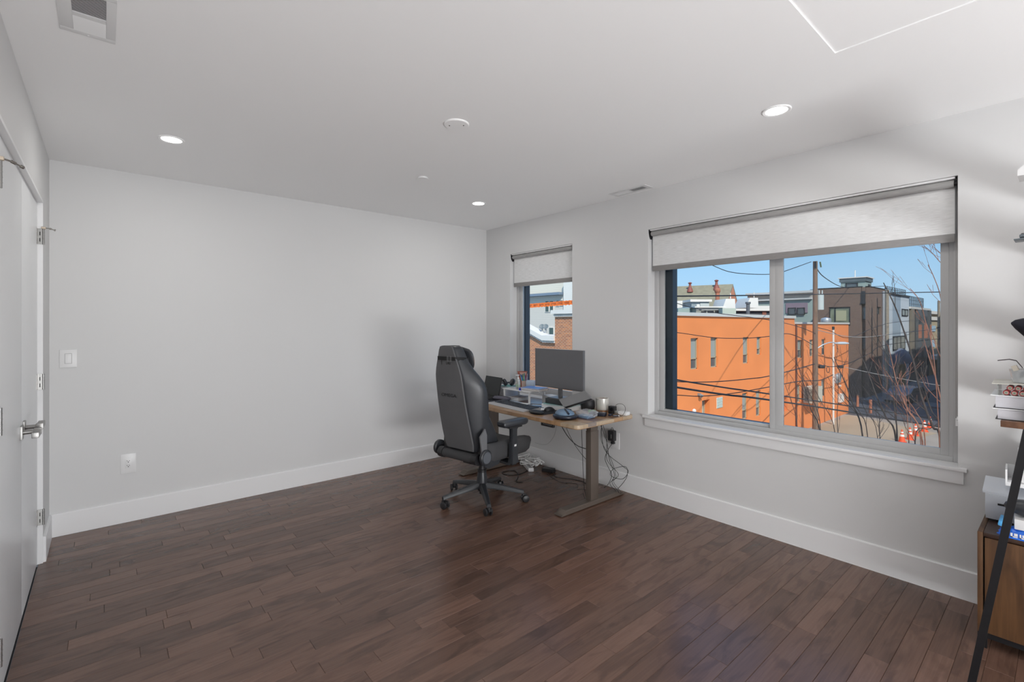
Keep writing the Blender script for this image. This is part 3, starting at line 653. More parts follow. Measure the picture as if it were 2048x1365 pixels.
# ---------------------------------------------------------------- things on the desk
def lb(name, label, cat, loc, rz=0, group=None): return thing(name, label, cat, loc, rz, group)
M_paper = mat('paper', (.86, .87, .88), .8); M_grey = mat('gun_grey', (.14, .143, .15), .38, .25); M_blk = M_plast_k
# monitor on its stack
t = lb('monitor', 'slim grey computer monitor with its dark screen turned to the chair', 'monitor', (3.16, 2.985, .800), math.radians(1))
MB().box((-.072, -.292, .092), (-.046, .292, .444), bev=.003).build('casing', M_grey, t)
MB().box((-.0728, -.286, .104), (-.0718, .286, .440)).build('screen', mat('off_screen', (.13, .132, .14), .45, spec=.4), t, smooth=0)
MB().box((-.050, -.020, .010), (-.028, .020, .19), bev=.004).box((-.046, -.05, .15), (-.030, .05, .25), bev=.004).build('stand_neck', M_grey, t)
MB().box((-.10, -.105, 0), (.06, .105, .010), bev=.003).build('stand_base', M_grey, t)
def flat(name, label, cat, loc, size, rz, m, group=None, edge=None):
    """book or box lying flat: cover, page block"""
    x, y, z = size; t = lb(name, label, cat, loc, rz, group)
    if edge is None:
        MB().box((-x/2, -y/2, 0), (x/2, y/2, z), bev=min(.002, z*.3)).build('body', m, t); return t
    c = min(.0025, z*.15)
    MB().box((-x/2, -y/2, 0), (x/2, y/2, c)).box((-x/2, -y/2, z-c), (x/2, y/2, z)).box((x/2-c, -y/2, c), (x/2, y/2, z-c)).build('cover', m, t, smooth=0)
    MB().box((-x/2+.003, -y/2+.004, c), (x/2-c, y/2-.004, z-c)).build('pages', edge, t, smooth=0); return t
teal = mat('teal_card', (.12, .40, .38), .5)
flat('document_stack', 'thick stack of white papers under the monitor books', 'papers', (3.17, 3.00, DT), (.235, .31, .040), .05, M_paper)
flat('folder', 'teal folder under the dark box below the monitor', 'folder', (3.16, 2.99, DT+.040), (.22, .29, .009), .12, teal, edge=M_paper)
flat('storage_box', 'dark flat box directly under the monitor foot', 'box', (3.155, 2.98, DT+.049), (.20, .26, .047), .03, mat('dark_box', (.045, .05, .055), .5, var=.2))
# laptop half hidden behind the chair
t = lb('laptop', 'open black laptop with its lid up, behind the chair back', 'laptop', (2.975, 3.965, DT), math.radians(-4))
MB().box((-.12, -.15, 0), (.10, .15, .016), bev=.004).build('base', M_blk, t)
kb = MB()
for i in range(5):
    for j in range(12): kb.box((-.055+i*.026, -.135+j*.0228, .0155), (-.033+i*.026, -.115+j*.0228, .0175))
kb.build('keys', mat('key_black', (.03, .03, .032), .5), t, smooth=0)
M = T(.105, 0, .014) @ RY(math.radians(14))
MB().box((-.004, -.15, 0), (.004, .15, .205), M, bev=.002).build('lid', mat('lid_black', (.012, .013, .014), .55), t)
MB().box((-.0046, -.142, .012), (-.0038, .142, .197), M).build('screen', mat('laptop_screen', (.016, .018, .018), .35), t, smooth=0)
# riser shelf
t = lb('desk_riser', 'small white desk riser with round legs, carrying books', 'shelf', (3.21, 3.575, DT), 0)
MB().box((-.115, -.205, .106), (.115, .205, .114), bev=.003).build('shelf_board', M_plast_w, t)
for x, y in ((-.098, -.188), (.098, -.188), (-.098, .188), (.098, .188)): MB().cyl((x, y, 0), (x, y, .107), .011, n=16).build('leg', M_plast_w, t)
RZT = DT+.114
blueb = mat('blue_cover', (.10, .24, .62), .4); tanb = mat('tan_cover', (.42, .28, .17), .6)
flat('paper_box', 'open white tray of papers under the riser', 'tray', (3.21, 3.655, DT), (.165, .16, .030), .04, M_paper)
flat('magazine', 'crumpled magazine lying on the tray under the riser', 'magazine', (3.20, 3.62, DT+.030), (.16, .14, .006), .3, mat('mag', (.42, .36, .33), .5, var=.7, vscale=22), edge=M_paper)
flat('clipboard', 'shiny dark-blue clipboard lying in front of the riser leg', 'clipboard', (3.085, 3.24, DT), (.155, .22, .006), .35, mat('clip_blue', (.05, .09, .17), .15), edge=None)
flat('white_notepad', 'large white notepad left of the tilted grey box', 'notepad', (3.16, 3.135, DT+.006), (.13, .09, .012), -.1, M_paper, edge=M_paper) if False else None
# book pile on the riser
z = RZT
for nm, lbl, sz, rz_, m in (('book', 'grey-edged lowest book of the pile on the riser', (.15, .215, .013), .25, mat('greyb', (.36, .36, .38), .5)),
                            ('book', 'tan book in the middle of the pile on the riser', (.155, .225, .014), .08, tanb),
                            ('book', 'blue book on top of the pile on the riser', (.15, .21, .009), .18, blueb)):
    flat(nm, lbl, 'book', (3.19, 3.40, z), sz, rz_, m, edge=M_paper); z += sz[2]
# white cube box, pens in a cup, bottle, card, blue cap, sheet of teal paper
t = lb('white_box', 'small pale blue-white box behind the blue book', 'box', (3.285, 3.555, RZT+.001), .6)
MB().box((-.03, -.042, 0), (.03, .042, .082), bev=.003).box((-.022, -.036, .082), (.022, .036, .0825)).build('carton', mat('pale_blue', (.50, .58, .68), .5), t)
t = lb('pen_cup', 'cup of coloured pens beside the small window', 'pen cup', (3.28, 3.635, RZT), 0)
MB().lathe([(.030, 0), (.034, .002), (.037, .075), (.034, .075), (.031, .004), (0, .004)], 20).build('cup', mat('cup_tan', (.56, .42, .36), .5), t)
rg = random.Random(3)
for i, (c, nm) in enumerate((((.72, .05, .25), 1), ((.70, .10, .35), 1), ((.05, .14, .45), 1), ((.12, .35, .55), 1), ((.10, .42, .22), 1), ((.10, .45, .40), 1), ((.62, .55, .60), 1), ((.05, .05, .25), 1))):
    a = i*.8; x, y = .018*math.cos(a), .018*math.sin(a); ex, ey = x*2.1+rg.uniform(-.008, .008), y*1.9+rg.uniform(-.012, .012); h = .115+rg.random()*.035
    p = lb('pen', '%s pen standing in the cup on the riser' % ('crimson,magenta,navy,sky-blue,green,turquoise,pale pink,dark violet'.split(',')[i]), 'pen', (3.28+x, 3.635+y, RZT+.005), 0, 'pens in the cup')
    MB().cyl((0, 0, 0), (ex-x, ey-y, h), .0045, n=8).build('barrel', mat('pen%d' % i, c, .35), p); MB().cyl(((ex-x)*.8, (ey-y)*.8, h*.8), ((ex-x)*1.02, (ey-y)*1.02, h*1.02), .0052, n=8).build('cap', mat('pencap%d' % i, tuple(v*.6 for v in c), .3), p)
t = lb('picture_card', 'red and pink card standing behind the clear bottle', 'card', (3.30, 3.70, RZT), math.radians(47))
MB().loft([[(-.004, -.020, 0), (-.004, .020, 0), (0, .020, 0), (0, -.020, 0)], [(.0, -.052, .165), (.0, .052, .165), (.004, .052, .165), (.004, -.052, .165)]]).build('sheet', mat('card_red', (.34, .09, .06), .5), t, smooth=0)
MB().loft([[(-.0052, -.020, .08), (-.0052, .0, .08), (-.0046, .0, .08), (-.0046, -.020, .08)], [(-.002, -.046, .155), (-.002, .030, .155), (-.0014, .030, .155), (-.0014, -.046, .155)]]).build('print', mat('card_pink', (.62, .36, .30), .5), t, smooth=0)
t = lb('pump_bottle', 'clear sanitizer bottle with a pump top on the riser', 'bottle', (3.155, 3.60, RZT), 0)
M_clear = mat('clear_plastic', (.80, .86, .84), .12, trans=.75)
MB().lathe([(0, 0), (.022, 0), (.024, .006), (.024, .085), (.018, .098), (.010, .104), (0, .104)], 20).build('bottle_body', M_clear, t)
MB().lathe([(.0243, .025), (.0246, .026), (.0246, .05), (.0243, .051)], 20).build('paper_label', mat('green_label', (.30, .42, .30), .5), t)
MB().cyl((0, 0, .100), (0, 0, .118), .011, n=14).cyl((0, 0, .118), (0, 0, .140), .004, n=8).box((-.030, -.007, .138), (.010, .007, .147), bev=.002).build('pump', M_plast_w, t)
t = lb('bottle_cap', 'bright blue cap in front of the pen cup', 'cap', (3.125, 3.535, RZT)); MB().lathe([(.013, 0), (.013, .020), (.011, .022), (0, .022)], 18).build('shell', mat('cap_blue', (.01, .03, .50), .35), t)
t = lb('white_marker', 'upright white stick standing right of the clear bottle', 'marker', (3.135, 3.565, RZT)); MB().cyl((0, 0, 0), (0, 0, .095), .004, n=10).cyl((0, 0, .095), (0, 0, .105), .0045, .002, n=10).build('barrel', M_plast_w, t)
flat('teal_notebook', 'teal notebook under the headphones', 'notebook', (3.235, 3.845, RZT), (.13, .13, .008), .1, teal, edge=M_paper)
# headphones
t = lb('headphones', 'black over-ear headphones lying on the teal notebook', 'headphones', (3.215, 3.84, RZT+.008), math.radians(70))
for s in (-1, 1):
    M = T(-.03, s*.042, .040) @ RX(math.radians(90-25*s)) 
    MB().lathe([(0, -.014), (.030, -.014), (.038, -.006), (.038, .004), (.030, .014), (0, .014)], 24, M).build('ear_cup', mat('hp_black', (.015, .016, .02), .35), t)
    MB().lathe([(.018, .010), (.024, .018), (.034, .018), (.038, .010), (.034, .004), (.018, .004)], 24, M).build('ear_cushion', M_lea, t)
mb = MB(); pts = []
for i in range(15):
    a = math.pi*i/14; pts.append((-.03+.135*math.sin(a), .052*math.cos(a), .040-.022*math.sin(a)))
mb.tube(pts, .009, 8); mb.build('headband', mat('hp_navy', (.03, .05, .08), .3), t)
# grey-violet pouch, black notebook, papers pile behind laptop
t = lb('cloth_pouch', 'grey-violet zip pouch beside the laptop', 'pouch', (3.055, 3.735, DT), .25)
MB().loft([[(math.cos(a)*.045*w, y, .020+math.sin(a)*.020*w) for a in [2*math.pi*i/12 for i in range(12)]] for y, w in ((-.095, .45), (-.085, .85), (-.04, 1), (.04, 1.02), (.085, .88), (.095, .5))]).build('fabric', mat('violet_grey', (.12, .115, .15), .75, bump=.3, bscale=60), t, smooth=1.2)
MB().tube([(-.01, -.09, .037), (0, -.03, .0415), (0, .03, .0415), (-.01, .09, .037)], .0025, 6).build('zip', M_blk, t)
flat('tablet', 'dark tablet lying flat in front of the laptop', 'tablet', (2.92, 3.728, DT), (.155, .14, .008), .05, mat('tablet_dark', (.03, .033, .042), .2))
flat('white_tablet_case', 'white tablet cover peeking out under the dark tablet', 'tablet case', (2.87, 3.695, DT), (.05, .25, .004), .12, M_paper) if False else None
# keyboard
KR = math.atan2(.012, .6)
t = lb('keyboard', 'silver keyboard with black keys near the front edge of the desk', 'keyboard', (2.895, 3.36, DT), math.radians(-4))
MB().loft([[(-.115, y, 0), (.085, y, 0), (.085, y, .022), (-.02, y, .015), (-.085, y, .014), (-.115, y, .006)] for y in (-.285, -.282, .282, .285)]).build('body', mat('silver_plastic', (.48, .48, .49), .38, .2), t, smooth=.5)
mk = mat('key_slate', (.035, .045, .06), .4); kproto = None
for i in range(6):
    for j in range(20):
        x = -.035+i*.0195; y = -.268+j*.0269
        if kproto is None:
            kproto = MB().loft([[(u*.0085, v*.0115, 0) for u, v in ((-1, -1), (1, -1), (1, 1), (-1, 1))], [(u*.0070, v*.0098, .007) for u, v in ((-1, -1), (1, -1), (1, 1), (-1, 1))]]).build('key', mk, t, smooth=0); k = kproto
        else: k = kproto.copy(); COL.objects.link(k)
        k.location = (x, y, .0145+.0065*max(0, (x+.02)/.105))
# wrist-rest pad and mouse
t = lb('mouse_pad', 'black mouse pad with a padded wrist rest', 'mouse pad', (2.90, 2.962, DT), math.radians(-8))
out = []
for i in range(28):
    a = 2*math.pi*i/28; r = 1-.16*math.cos(a)*0+.0
    out.append((.135*math.cos(a)*(1 if math.cos(a) < 0 else 1.1), .098*math.sin(a)*(1+.10*math.cos(2*a))))
MB().loft([[(x*.98, y*.98, 0) for x, y in out], [(x, y, .002) for x, y in out], [(x*.98, y*.98, .004) for x, y in out]]).build('base', mat('pad_black', (.012, .013, .016), .75, bump=.2, bscale=300), t, smooth=.6)
MB().ell((-.088, 0, .0148), (.048, .090, .0142), 24, 12).build('wrist_rest', mat('gel_black', (.014, .016, .020), .5, bump=.1, bscale=200), t, smooth=1.2)
t = lb('computer_mouse', 'black and silver mouse on the pad', 'mouse', (2.985, 2.985, DT+.004), math.radians(-15))
rings = []
for i in range(11):
    u = i/10*2-1; w = .031*(1-abs(u)**2.6)**.5+.001; h = .034*(1-abs(u+.15)**2.2*.72)*(1-max(0, abs(u)-.85)*3); rings.append([(u*.056, w*math.cos(a), max(0, h*math.sin(a))) for a in [math.pi*k/10 for k in range(11)]]+[(u*.056, -w*.5, 0), (u*.056, w*.5, 0)])
MB().loft(rings).build('shell', mat('mouse_black', (.02, .022, .026), .3), t, smooth=1.2)
MB().loft([[(u*.056, w, h) for w, h in ((-.006, .0345-abs(u)*.012), (.006, .0345-abs(u)*.012), (.006, .0335-abs(u)*.014), (-.006, .0335-abs(u)*.014))] for u in (-.55, -.3, 0, .3, .6)]).build('silver_band', mat('silver_plastic2', (.45, .45, .46), .3, .5), t)
# blue-black cap with brim
t = lb('round_case', 'round black and blue soft cap lying near the front corner', 'cap', (2.845, 2.665, DT), math.radians(20))
MB().lathe([(0, 0), (.070, 0), (.094, .008), (.102, .020), (.098, .030), (.076, .034), (0, .034)], 32, Matrix.Diagonal((1, 1.02, 1, 1))).build('brim', mat('navy_gloss', (.012, .016, .03), .3), t, smooth=1)
MB().ell((.008, .01, .0375), (.074, .080, .0365), 24, 10).build('crown', mat('steel_blue', (.14, .22, .32), .45, bump=.25, bscale=35), t, smooth=1.2)
MB().tube([(-.05, -.05, .048), (-.02, -.01, .068), (.03, .02, .069), (.07, .035, .045)], .009, 8, M=Matrix.Diagonal((1, 1, 1, 1))).build('band', mat('navy_band', (.02, .03, .055), .4), t, smooth=1)
# tilted grey sound bar / dock
t = lb('speaker_bar', 'grey metal box propped up at a tilt beside the monitor', 'speaker', (3.0, 2.80, DT+.04), 0)
NL, FL, NR, FR = atK(1127.5, 815, 3.99), atK(1118, 800, 4.06), atK(1182.5, 797, 3.85), atK(1170, 781.5, 3.93)
nv_ = (NR-NL).cross(FL-NL).normalized()*-.034; nv_ = nv_ if nv_.z < 0 else -nv_
mb = MB(); q = [NL, NR, FR, FL]; mb.add(q+[v+nv_ for v in q], [(0, 1, 2, 3), (7, 6, 5, 4), (0, 4, 5, 1), (1, 5, 6, 2), (2, 6, 7, 3), (3, 7, 4, 0)])
mb.build('casing', mat('dock_grey', (.22, .22, .225), .35, .3), t, True, smooth=0)
o_ = (NL-FL).normalized()*.0012; u1 = (NR-NL); mb = MB(); q = [NL+u1*.03+nv_*.12+o_, NR-u1*.03+nv_*.12+o_, NR-u1*.03+nv_*.9+o_, NL+u1*.03+nv_*.9+o_]
mb.add(q+[v-o_ for v in q], [(0, 1, 2, 3), (7, 6, 5, 4), (0, 4, 5, 1), (1, 5, 6, 2), (2, 6, 7, 3), (3, 7, 4, 0)]); mb.build('front_panel', M_blk, t, True, smooth=0)
t = lb('box_stand', 'small dark box propping up the grey speaker', 'box', (2.965, 2.755, DT)); MB().box((-.025, -.025, 0), (.025, .025, .050), bev=.004).build('body', M_blk, t)
# clear bag, glasses
t = lb('plastic_bag', 'crumpled clear plastic bag in front of the dark speaker', 'bag', (3.035, 2.60, DT), 0)
bm = bmesh.new(); bmesh.ops.create_icosphere(bm, subdivisions=3, radius=1); rg = random.Random(9)
for v in bm.verts: v.co = Vector((v.co.x*.085, v.co.y*.095, max(0, v.co.z*.034+.026)))*(1+rg.uniform(-.11, .11))
mb = MB(); mb._bm(bm); mb.build('film', mat('clear_film', (.82, .85, .9), .15, alpha=.30, spec=.9), t, smooth=.2)
t = lb('blue_cloth', 'folded pale blue cloth inside the clear bag', 'cloth', (3.0, 2.585, DT)); MB().box((-.05, -.06, 0), (.05, .06, .014), bev=.005).box((-.045, -.05, .014), (.04, .05, .022), RZ(.2), bev=.004).build('fabric', mat('cloth_blue', (.17, .25, .36), .8, bump=.3, bscale=30), t)
# black round speaker, white and copper candle
t = lb('round_speaker', 'black rounded speaker behind the green cord', 'speaker', (3.285, 2.80, DT), 0)
MB().lathe([(0, 0), (.050, 0), (.057, .006), (.060, .03), (.060, .075), (.054, .088), (0, .090)], 32).build('body', mat('speaker_cloth', (.022, .022, .026), .5, bump=.2, bscale=300), t, smooth=.9)
t = lb('candle', 'pearl white candle jar on a copper base at the right of the desk', 'candle', (3.315, 2.665, DT), 0)
MB().lathe([(0, 0), (.050, 0), (.053, .004), (.053, .016), (.050, .018), (0, .018)], 36).build('copper_base', mat('copper', (.45, .22, .10), .35, .6), t, smooth=.6)
MB().lathe([(.0, .018), (.054, .018), (.056, .022), (.056, .118), (.053, .121), (.050, .118), (.050, .108), (0, .108)], 36).build('jar', mat('pearl', (.66, .65, .61), .25, .25, coat=.3), t, smooth=.6)
MB().lathe([(0, .1085), (.049, .1085), (.049, .1125), (0, .1125)], 30).build('wax_top', mat('rose_wax', (.30, .20, .18), .4), t, smooth=.5)
# wallet and green cord, gadgets, camera, cable loop, white adapter
t = lb('wallet', 'dark blue-black case lying near the right edge', 'case', (3.145, 2.575, DT), math.radians(25)); MB().box((-.038, -.068, 0), (.038, .068, .028), bev=.007).build('body', mat('case_navy', (.012, .018, .035), .4), t); MB().box((-.0385, -.064, .012), (.0385, .064, .0135)).build('seam', M_dark, t, smooth=0)
t = lb('neon_lanyard', 'coiled neon green cord behind the dark case', 'cord', (3.185, 2.675, DT), 0); pts = []
for i in range(60): a = i/59*math.pi*6; r = .026+.004*math.sin(a*2.3); pts.append((r*math.cos(a), r*math.sin(a), .006+.020*i/59+.004*math.sin(a*1.7)))
MB().tube(pts, .003, 6).build('cord', mat('neon_green', (.10, .55, .05), .4), t, smooth=1)
for i, (x, y, w, d, h, r, lbl) in enumerate(((3.225, 2.505, .055, .022, .014, .3, 'small blue-black charger beside the dark case'), (3.225, 2.455, .045, .018, .012, -.6, 'little dark gadget nearest the right edge of the desk'))):
    t = lb('charger', lbl, 'gadget', (x, y, DT), r); MB().box((-w/2, -d/2, 0), (w/2, d/2, h), bev=.003).build('body', mat('blue_black', (.02, .03, .055), .35), t); MB().box((w/2, -d/4, h*.3), (w/2+.012, d/4, h*.6)).build('plug', M_steel, t)
t = lb('webcam', 'small black camera box beside the candle', 'camera', (3.315, 2.555, DT), math.radians(10)); MB().box((-.022, -.030, 0), (.022, .030, .064), bev=.005).build('body', M_blk, t); MB().cyl((-.022, -.004, .038), (-.030, -.004, .038), .014, n=20).build('lens', mat('lens_black', (.01, .01, .012), .1), t)
t = lb('cable_loop', 'thin black cable looping over the right edge of the desk', 'cable', (3.24, 2.46, DT), 0); pts = []
for i in range(30): a = -2.4+i/29*4.9; pts.append((.0+.01*math.sin(a*2), .055*math.cos(a+math.pi*.0)*-1*.9-.02, .052+.050*math.sin(a)))
pts = [(x+.03, y, max(.003, z)) for x, y, z in pts]
MB().tube(pts, .0018, 6).build('cable', M_blk, t, smooth=1)
t = lb('power_brick', 'white power adapter on the back corner of the desk', 'adapter', (3.335, 2.452, DT), math.radians(5)); MB().box((-.03, -.042, 0), (.03, .042, .030), bev=.005).build('body', M_plast_w, t); MB().box((-.02, .042, .008), (.02, .060, .020), bev=.002).build('plug', M_plast_w, t)
t = lb('clear_box', 'small clear box with red-brown contents by the webcam', 'box', (3.315, 2.508, DT+.0), math.radians(-8)); MB().box((-.018, -.014, 0), (.018, .014, .030), bev=.002).build('shell', M_clear, t); MB().box((-.015, -.011, .002), (.015, .011, .016)).build('contents', mat('rust', (.32, .12, .05), .6), t)
# white papers at the middle of the desk
for i, (x, y, z, r, lbl) in enumerate(((3.01, 3.13, DT, .25, 'white sheet lying behind the mouse pad'), (3.06, 3.33, DT, -.2, 'white sheet partly under the clipboard'), (3.27, 3.90, DT, .1, 'white sheet sticking out behind the laptop'))):
    if i: continue
    t = flat('paper_sheet', lbl, 'paper', (x, y, z), (.15, .21, .0016 if i == 0 else .02), r, M_paper, 'loose white papers on the desk')
flat('paper_pile', 'loose pile of white papers between the laptop and the headphones', 'papers', (3.235, 3.90, DT), (.19, .20, .112), .1, mat('paper_lilac', (.70, .70, .76), .8, bump=.5, bscale=14, stretch=(1, 1, 12)))
flat('brochure', 'bluish printed brochure lying behind the keyboard', 'brochure', (3.055, 3.575, DT), (.13, .20, .003), -.15, mat('broch', (.36, .44, .55), .4, var=.5, vscale=16))
flat('loose_sheet', 'bright white sheet in front of the round riser leg', 'paper', (3.07, 3.40, DT+.0005), (.10, .16, .0015), .35, M_paper)
flat('stacked_mail', 'white envelopes stacked behind the blue book', 'mail', (3.30, 3.275, DT), (.11, .15, .075), -.1, mat('mail_white', (.80, .80, .80), .8, bump=.5, bscale=12, stretch=(1, 1, 14)))
# ---------------------------------------------------------------- under the desk: cables
M_cab = mat('cable_black', (.012, .012, .012), .5)
def smooth_path(pts, n=6):
    P = [Vector(p) for p in pts]; out = []
    for i in range(len(P)-1):
        a, b, c, d = P[max(0, i-1)], P[i], P[i+1], P[min(len(P)-1, i+2)]
        for k in range(n):
            t = k/n; out.append(.5*((2*b)+(c-a)*t+(2*a-5*b+4*c-d)*t*t+(3*b-a-3*c+d)*t**3))
    return out+[P[-1]]
def cable(name, label, pts, r=.0022, m=None, cat='cable', group=None):
    p = smooth_path(pts); o = MB().tube(p, r, 6).build(name, m or M_cab, smooth=1); tag(o, label, cat, group); return o
u = DT-.0335
def pz(px, py, X): v = onX(px, py, X); return v
cable('power_cable', 'thick black cable sagging from the desk front to the right leg', [(2.90, 2.80, u), (2.92, 2.72, .55), (2.97, 2.66, .47), (3.01, 2.60, .445), (3.04, 2.577, .44)], .0035)
cable('power_cable', 'thin black cable drooping below the thick one to the right leg', [(2.93, 2.76, u), (2.94, 2.73, .58), (2.98, 2.68, .46), (3.02, 2.605, .36), (3.05, 2.576, .34)], .002)
cable('power_cable', 'thin black cable hanging down the front side of the right leg to the floor', [(3.00, 2.63, u), (3.005, 2.625, .45), (3.01, 2.612, .15), (3.03, 2.60, .02), (3.08, 2.66, .004), (3.16, 2.75, .004)], .0022)
for i, (o1, o2, o3, lb_) in enumerate(((0, 0, 0, 'straight'), (.018, .03, -.03, 'middle wavy'), (.035, -.025, .02, 'outer wavy'))):
    cable('hanging_cable', '%s black cable hanging behind the right desk leg' % lb_, [(3.20+o1, 2.625-o1, u), (3.21+o2, 2.54+o1, .50), (3.24+o3, 2.53, .33), (3.27+o2, 2.50-o1, .20), (3.29+o3, 2.54, .12), (3.33, 2.50+o2, .04), (3.36+o1*.5, 2.56, .004)], .0024-.0003*i)
cable('hanging_cable', 'looped black cable tangled between desk leg and wall', [(3.22, 2.60, u), (3.26, 2.60, .40), (3.33, 2.46, .27), (3.38, 2.44, .22), (3.38, 2.50, .14), (3.30, 2.56, .17), (3.28, 2.52, .24), (3.36, 2.45, .26), (3.40, 2.47, .16), (3.37, 2.54, .05), (3.33, 2.60, .004)], .0022)
ad = thing('wall_adapter', 'black plug-in adapter in the outlet under the desk', 'adapter', (W-.005, 2.672, .43))
MB().box((-.045, -.032, -.005), (0, .032, .088), bev=.008).build('body', M_blk, ad)
MB().box((-.0458, -.010, .02), (-.0448, -.004, .055)).build('printed_mark', mat('mark_grey', (.3, .3, .3), .5), ad, smooth=0)
MB().box((-.026, -.016, -.035), (0, .014, -.012), bev=.004).build('plug', M_blk, ad)
MB().tube(smooth_path([(-.022, .010, .088), (-.022, .006, .108), (-.022, -.004, .112), (-.022, -.012, .100), (-.022, -.014, .086)]), .0022, 6).build('top_cord', M_cab, ad, smooth=1)
cable('adapter_cord', 'black cord running from the wall plug to the floor', [(W-.030, 2.672, .395), (W-.05, 2.70, .34), (W-.06, 2.725, .26), (W-.05, 2.70, .19), (W-.04, 2.665, .12), (W-.05, 2.70, .03), (W-.08, 2.72, .004)], .0024)
cable('thin_wire', 'thin pale grey wire drooping from under the desk to the baseboard', [(2.80, 2.72, DT-.055), (2.95, 2.90, .50), (3.15, 3.20, .34), (3.34, 3.55, .26)], .0012, mat('wire_grey', (.25, .25, .25), .5))
# power strip with white cords, black brick, floor cables
ps = thing('power_strip', 'white power strip under a tangle of white cords on the floor', 'power strip', (3.30, 3.62, 0), math.radians(62))
MB().box((-.15, -.028, 0), (.15, .028, .036), bev=.006).build('body', M_plast_w, ps)
for i in range(5): MB().box((-.125+i*.052, -.015, .0355), (-.095+i*.052, .015, .0365)).build('socket', mat('socket_grey', (.3, .3, .3), .5), ps, smooth=0)
for i in range(4):
    rg = random.Random(20+i); pts = [Vector((3.20+.22*rg.random(), 3.44+.34*rg.random(), .045+.06*rg.random())) for _ in range(10)]
    pts[0] = Vector((3.30+.02*i, 3.50+.06*i, .04))
    cable('extension_cord', '%s loop of white cord piled on the power strip' % ('lowest', 'widest', 'tightest', 'topmost')[i], pts, .0055, mat('cord_white', (.82, .82, .82), .5), 'cord', 'white cords on the power strip')
bk = thing('power_brick', 'black power brick on the floor beside the white strip', 'adapter', (3.37, 3.385, 0), math.radians(20)); MB().box((-.035, -.06, 0), (.035, .06, .035), bev=.005).build('body', M_blk, bk); MB().cyl((0, -.06, .018), (0, -.078, .018), .006, n=8).build('strain_relief', M_blk, bk)
cable('floor_cable', 'black cable snaking along the wall from the brick to the right desk leg', [(3.36, 3.30, .004), (3.30, 3.20, .004), (3.38, 3.02, .004), (3.36, 2.85, .004), (3.25, 2.76, .004), (3.16, 2.70, .004)], .003)
cable('floor_cable', 'black cable curling on the floor behind the chair base', [(3.25, 3.55, .004), (3.08, 3.50, .004), (2.98, 3.56, .004), (3.00, 3.66, .004), (3.12, 3.62, .004), (3.05, 3.48, .004), (2.92, 3.36, .004), (2.95, 3.30, .004)], .0035)
cable('floor_cable', 'second thinner black cable lying between brick and desk leg', [(3.32, 3.36, .003), (3.22, 3.10, .003), (3.30, 2.95, .003), (3.20, 2.85, .003), (3.26, 2.78, .003), (3.20, 2.68, .003)], .002)
# ---------------------------------------------------------------- ladder shelf, cabinet and their load
M_blackm = mat('black_metal', (.012, .012, .014), .45, .3)
M_board = wood('walnut_board', (.20, .10, .055), (.13, .062, .035), (.07, .033, .02), rough=.4, scl=(1.5, 30, 30), attr=False)
M_cabw = wood('rustic_walnut', (.135, .066, .028), (.075, .036, .017), (.026, .013, .008), rough=.42, scl=(24, 24, 1.2), attr=False, blot=2.0)
M_cabt = wood('rustic_walnut_top', (.075, .042, .030), (.045, .026, .02), (.02, .012, .01), rough=.28, scl=(20, 1.5, 20), attr=False)
ls = thing('ladder_shelf', 'ladder bookshelf with slanted black metal rails and walnut boards', 'shelf', (3.0, 0, 0))
def rail_y(z): return .262-.147*z
def bar(mb, x, w, y0, z0, y1, z1, t):
    d = Vector((0, y1-y0, z1-z0)).normalized(); n_ = Vector((0, d.z, -d.y))*t/2
    a, b = Vector((0, y0, z0)), Vector((0, y1, z1))
    mb.loft([[(x-w/2, *(p-n_)[1:]), (x+w/2, *(p-n_)[1:]), (x+w/2, *(p+n_)[1:]), (x-w/2, *(p+n_)[1:])] for p in (a, b)])
for x in (2.612, 3.425):
    mb = MB(); bar(mb, x, .019, rail_y(0), 0, rail_y(2.1), 2.1, .024); mb.build('front_rail', M_blackm, ls, True, smooth=0)
    MB().box((x-.011, -.195, 0), (x+.011, -.175, 2.1)).build('rear_post', M_blackm, ls, True, smooth=0)
SH = (1.098, 1.385, 1.785, 2.028)
for z in SH:
    yf = .175 if z < 1.2 else rail_y(z)+.045
    MB().box((2.60, -.19, z-.024), (3.437, yf, z), bev=.0015).build('shelf_board', M_board, ls, True)
cb = thing('low_cabinet', 'low rustic wood cabinet on a black frame against the window wall', 'cabinet', (3.21, -.16, 0))
CX0, CX1, CY0, CY1, CZ = 3.022, 3.395, -.60, .277, .524
MB().box((CX0+.02, CY0+.018, .075), (CX1, CY1-.018, CZ-.004)).build('body', mat('cab_inner', (.02, .015, .012), .7), cb, True, smooth=0)
for a, b in ((CY1-.018, CY1), (CY0, CY0+.018)): MB().box((CX0, a, .070), (CX1, b, CZ), bev=.0015).build('side_panel', M_cabw, cb, True)
MB().box((CX0+.004, CY0+.018, CZ-.018), (CX1, CY1-.0195, CZ), bev=.001).build('top_panel', M_cabt, cb, True)
for a, b in ((-.155, CY1-.024), (CY0+.022, -.160)): 
    MB().box((CX0, a, .075), (CX0+.018, b, CZ-.022), bev=.0015).build('door', M_cabw, cb, True)
mb = MB()
for yy in (CY0+.01, CY1-.03):
    for xx in (CX0+.01, CX1-.03): mb.box((xx, yy, 0), (xx+.02, yy+.02, .07))
mb.box((CX0+.008, CY0, .048), (CX0+.028, CY1, .072)).box((CX1-.03, CY0, .048), (CX1-.01, CY1, .072)); mb.build('base_frame', M_blackm, cb, True, smooth=0)
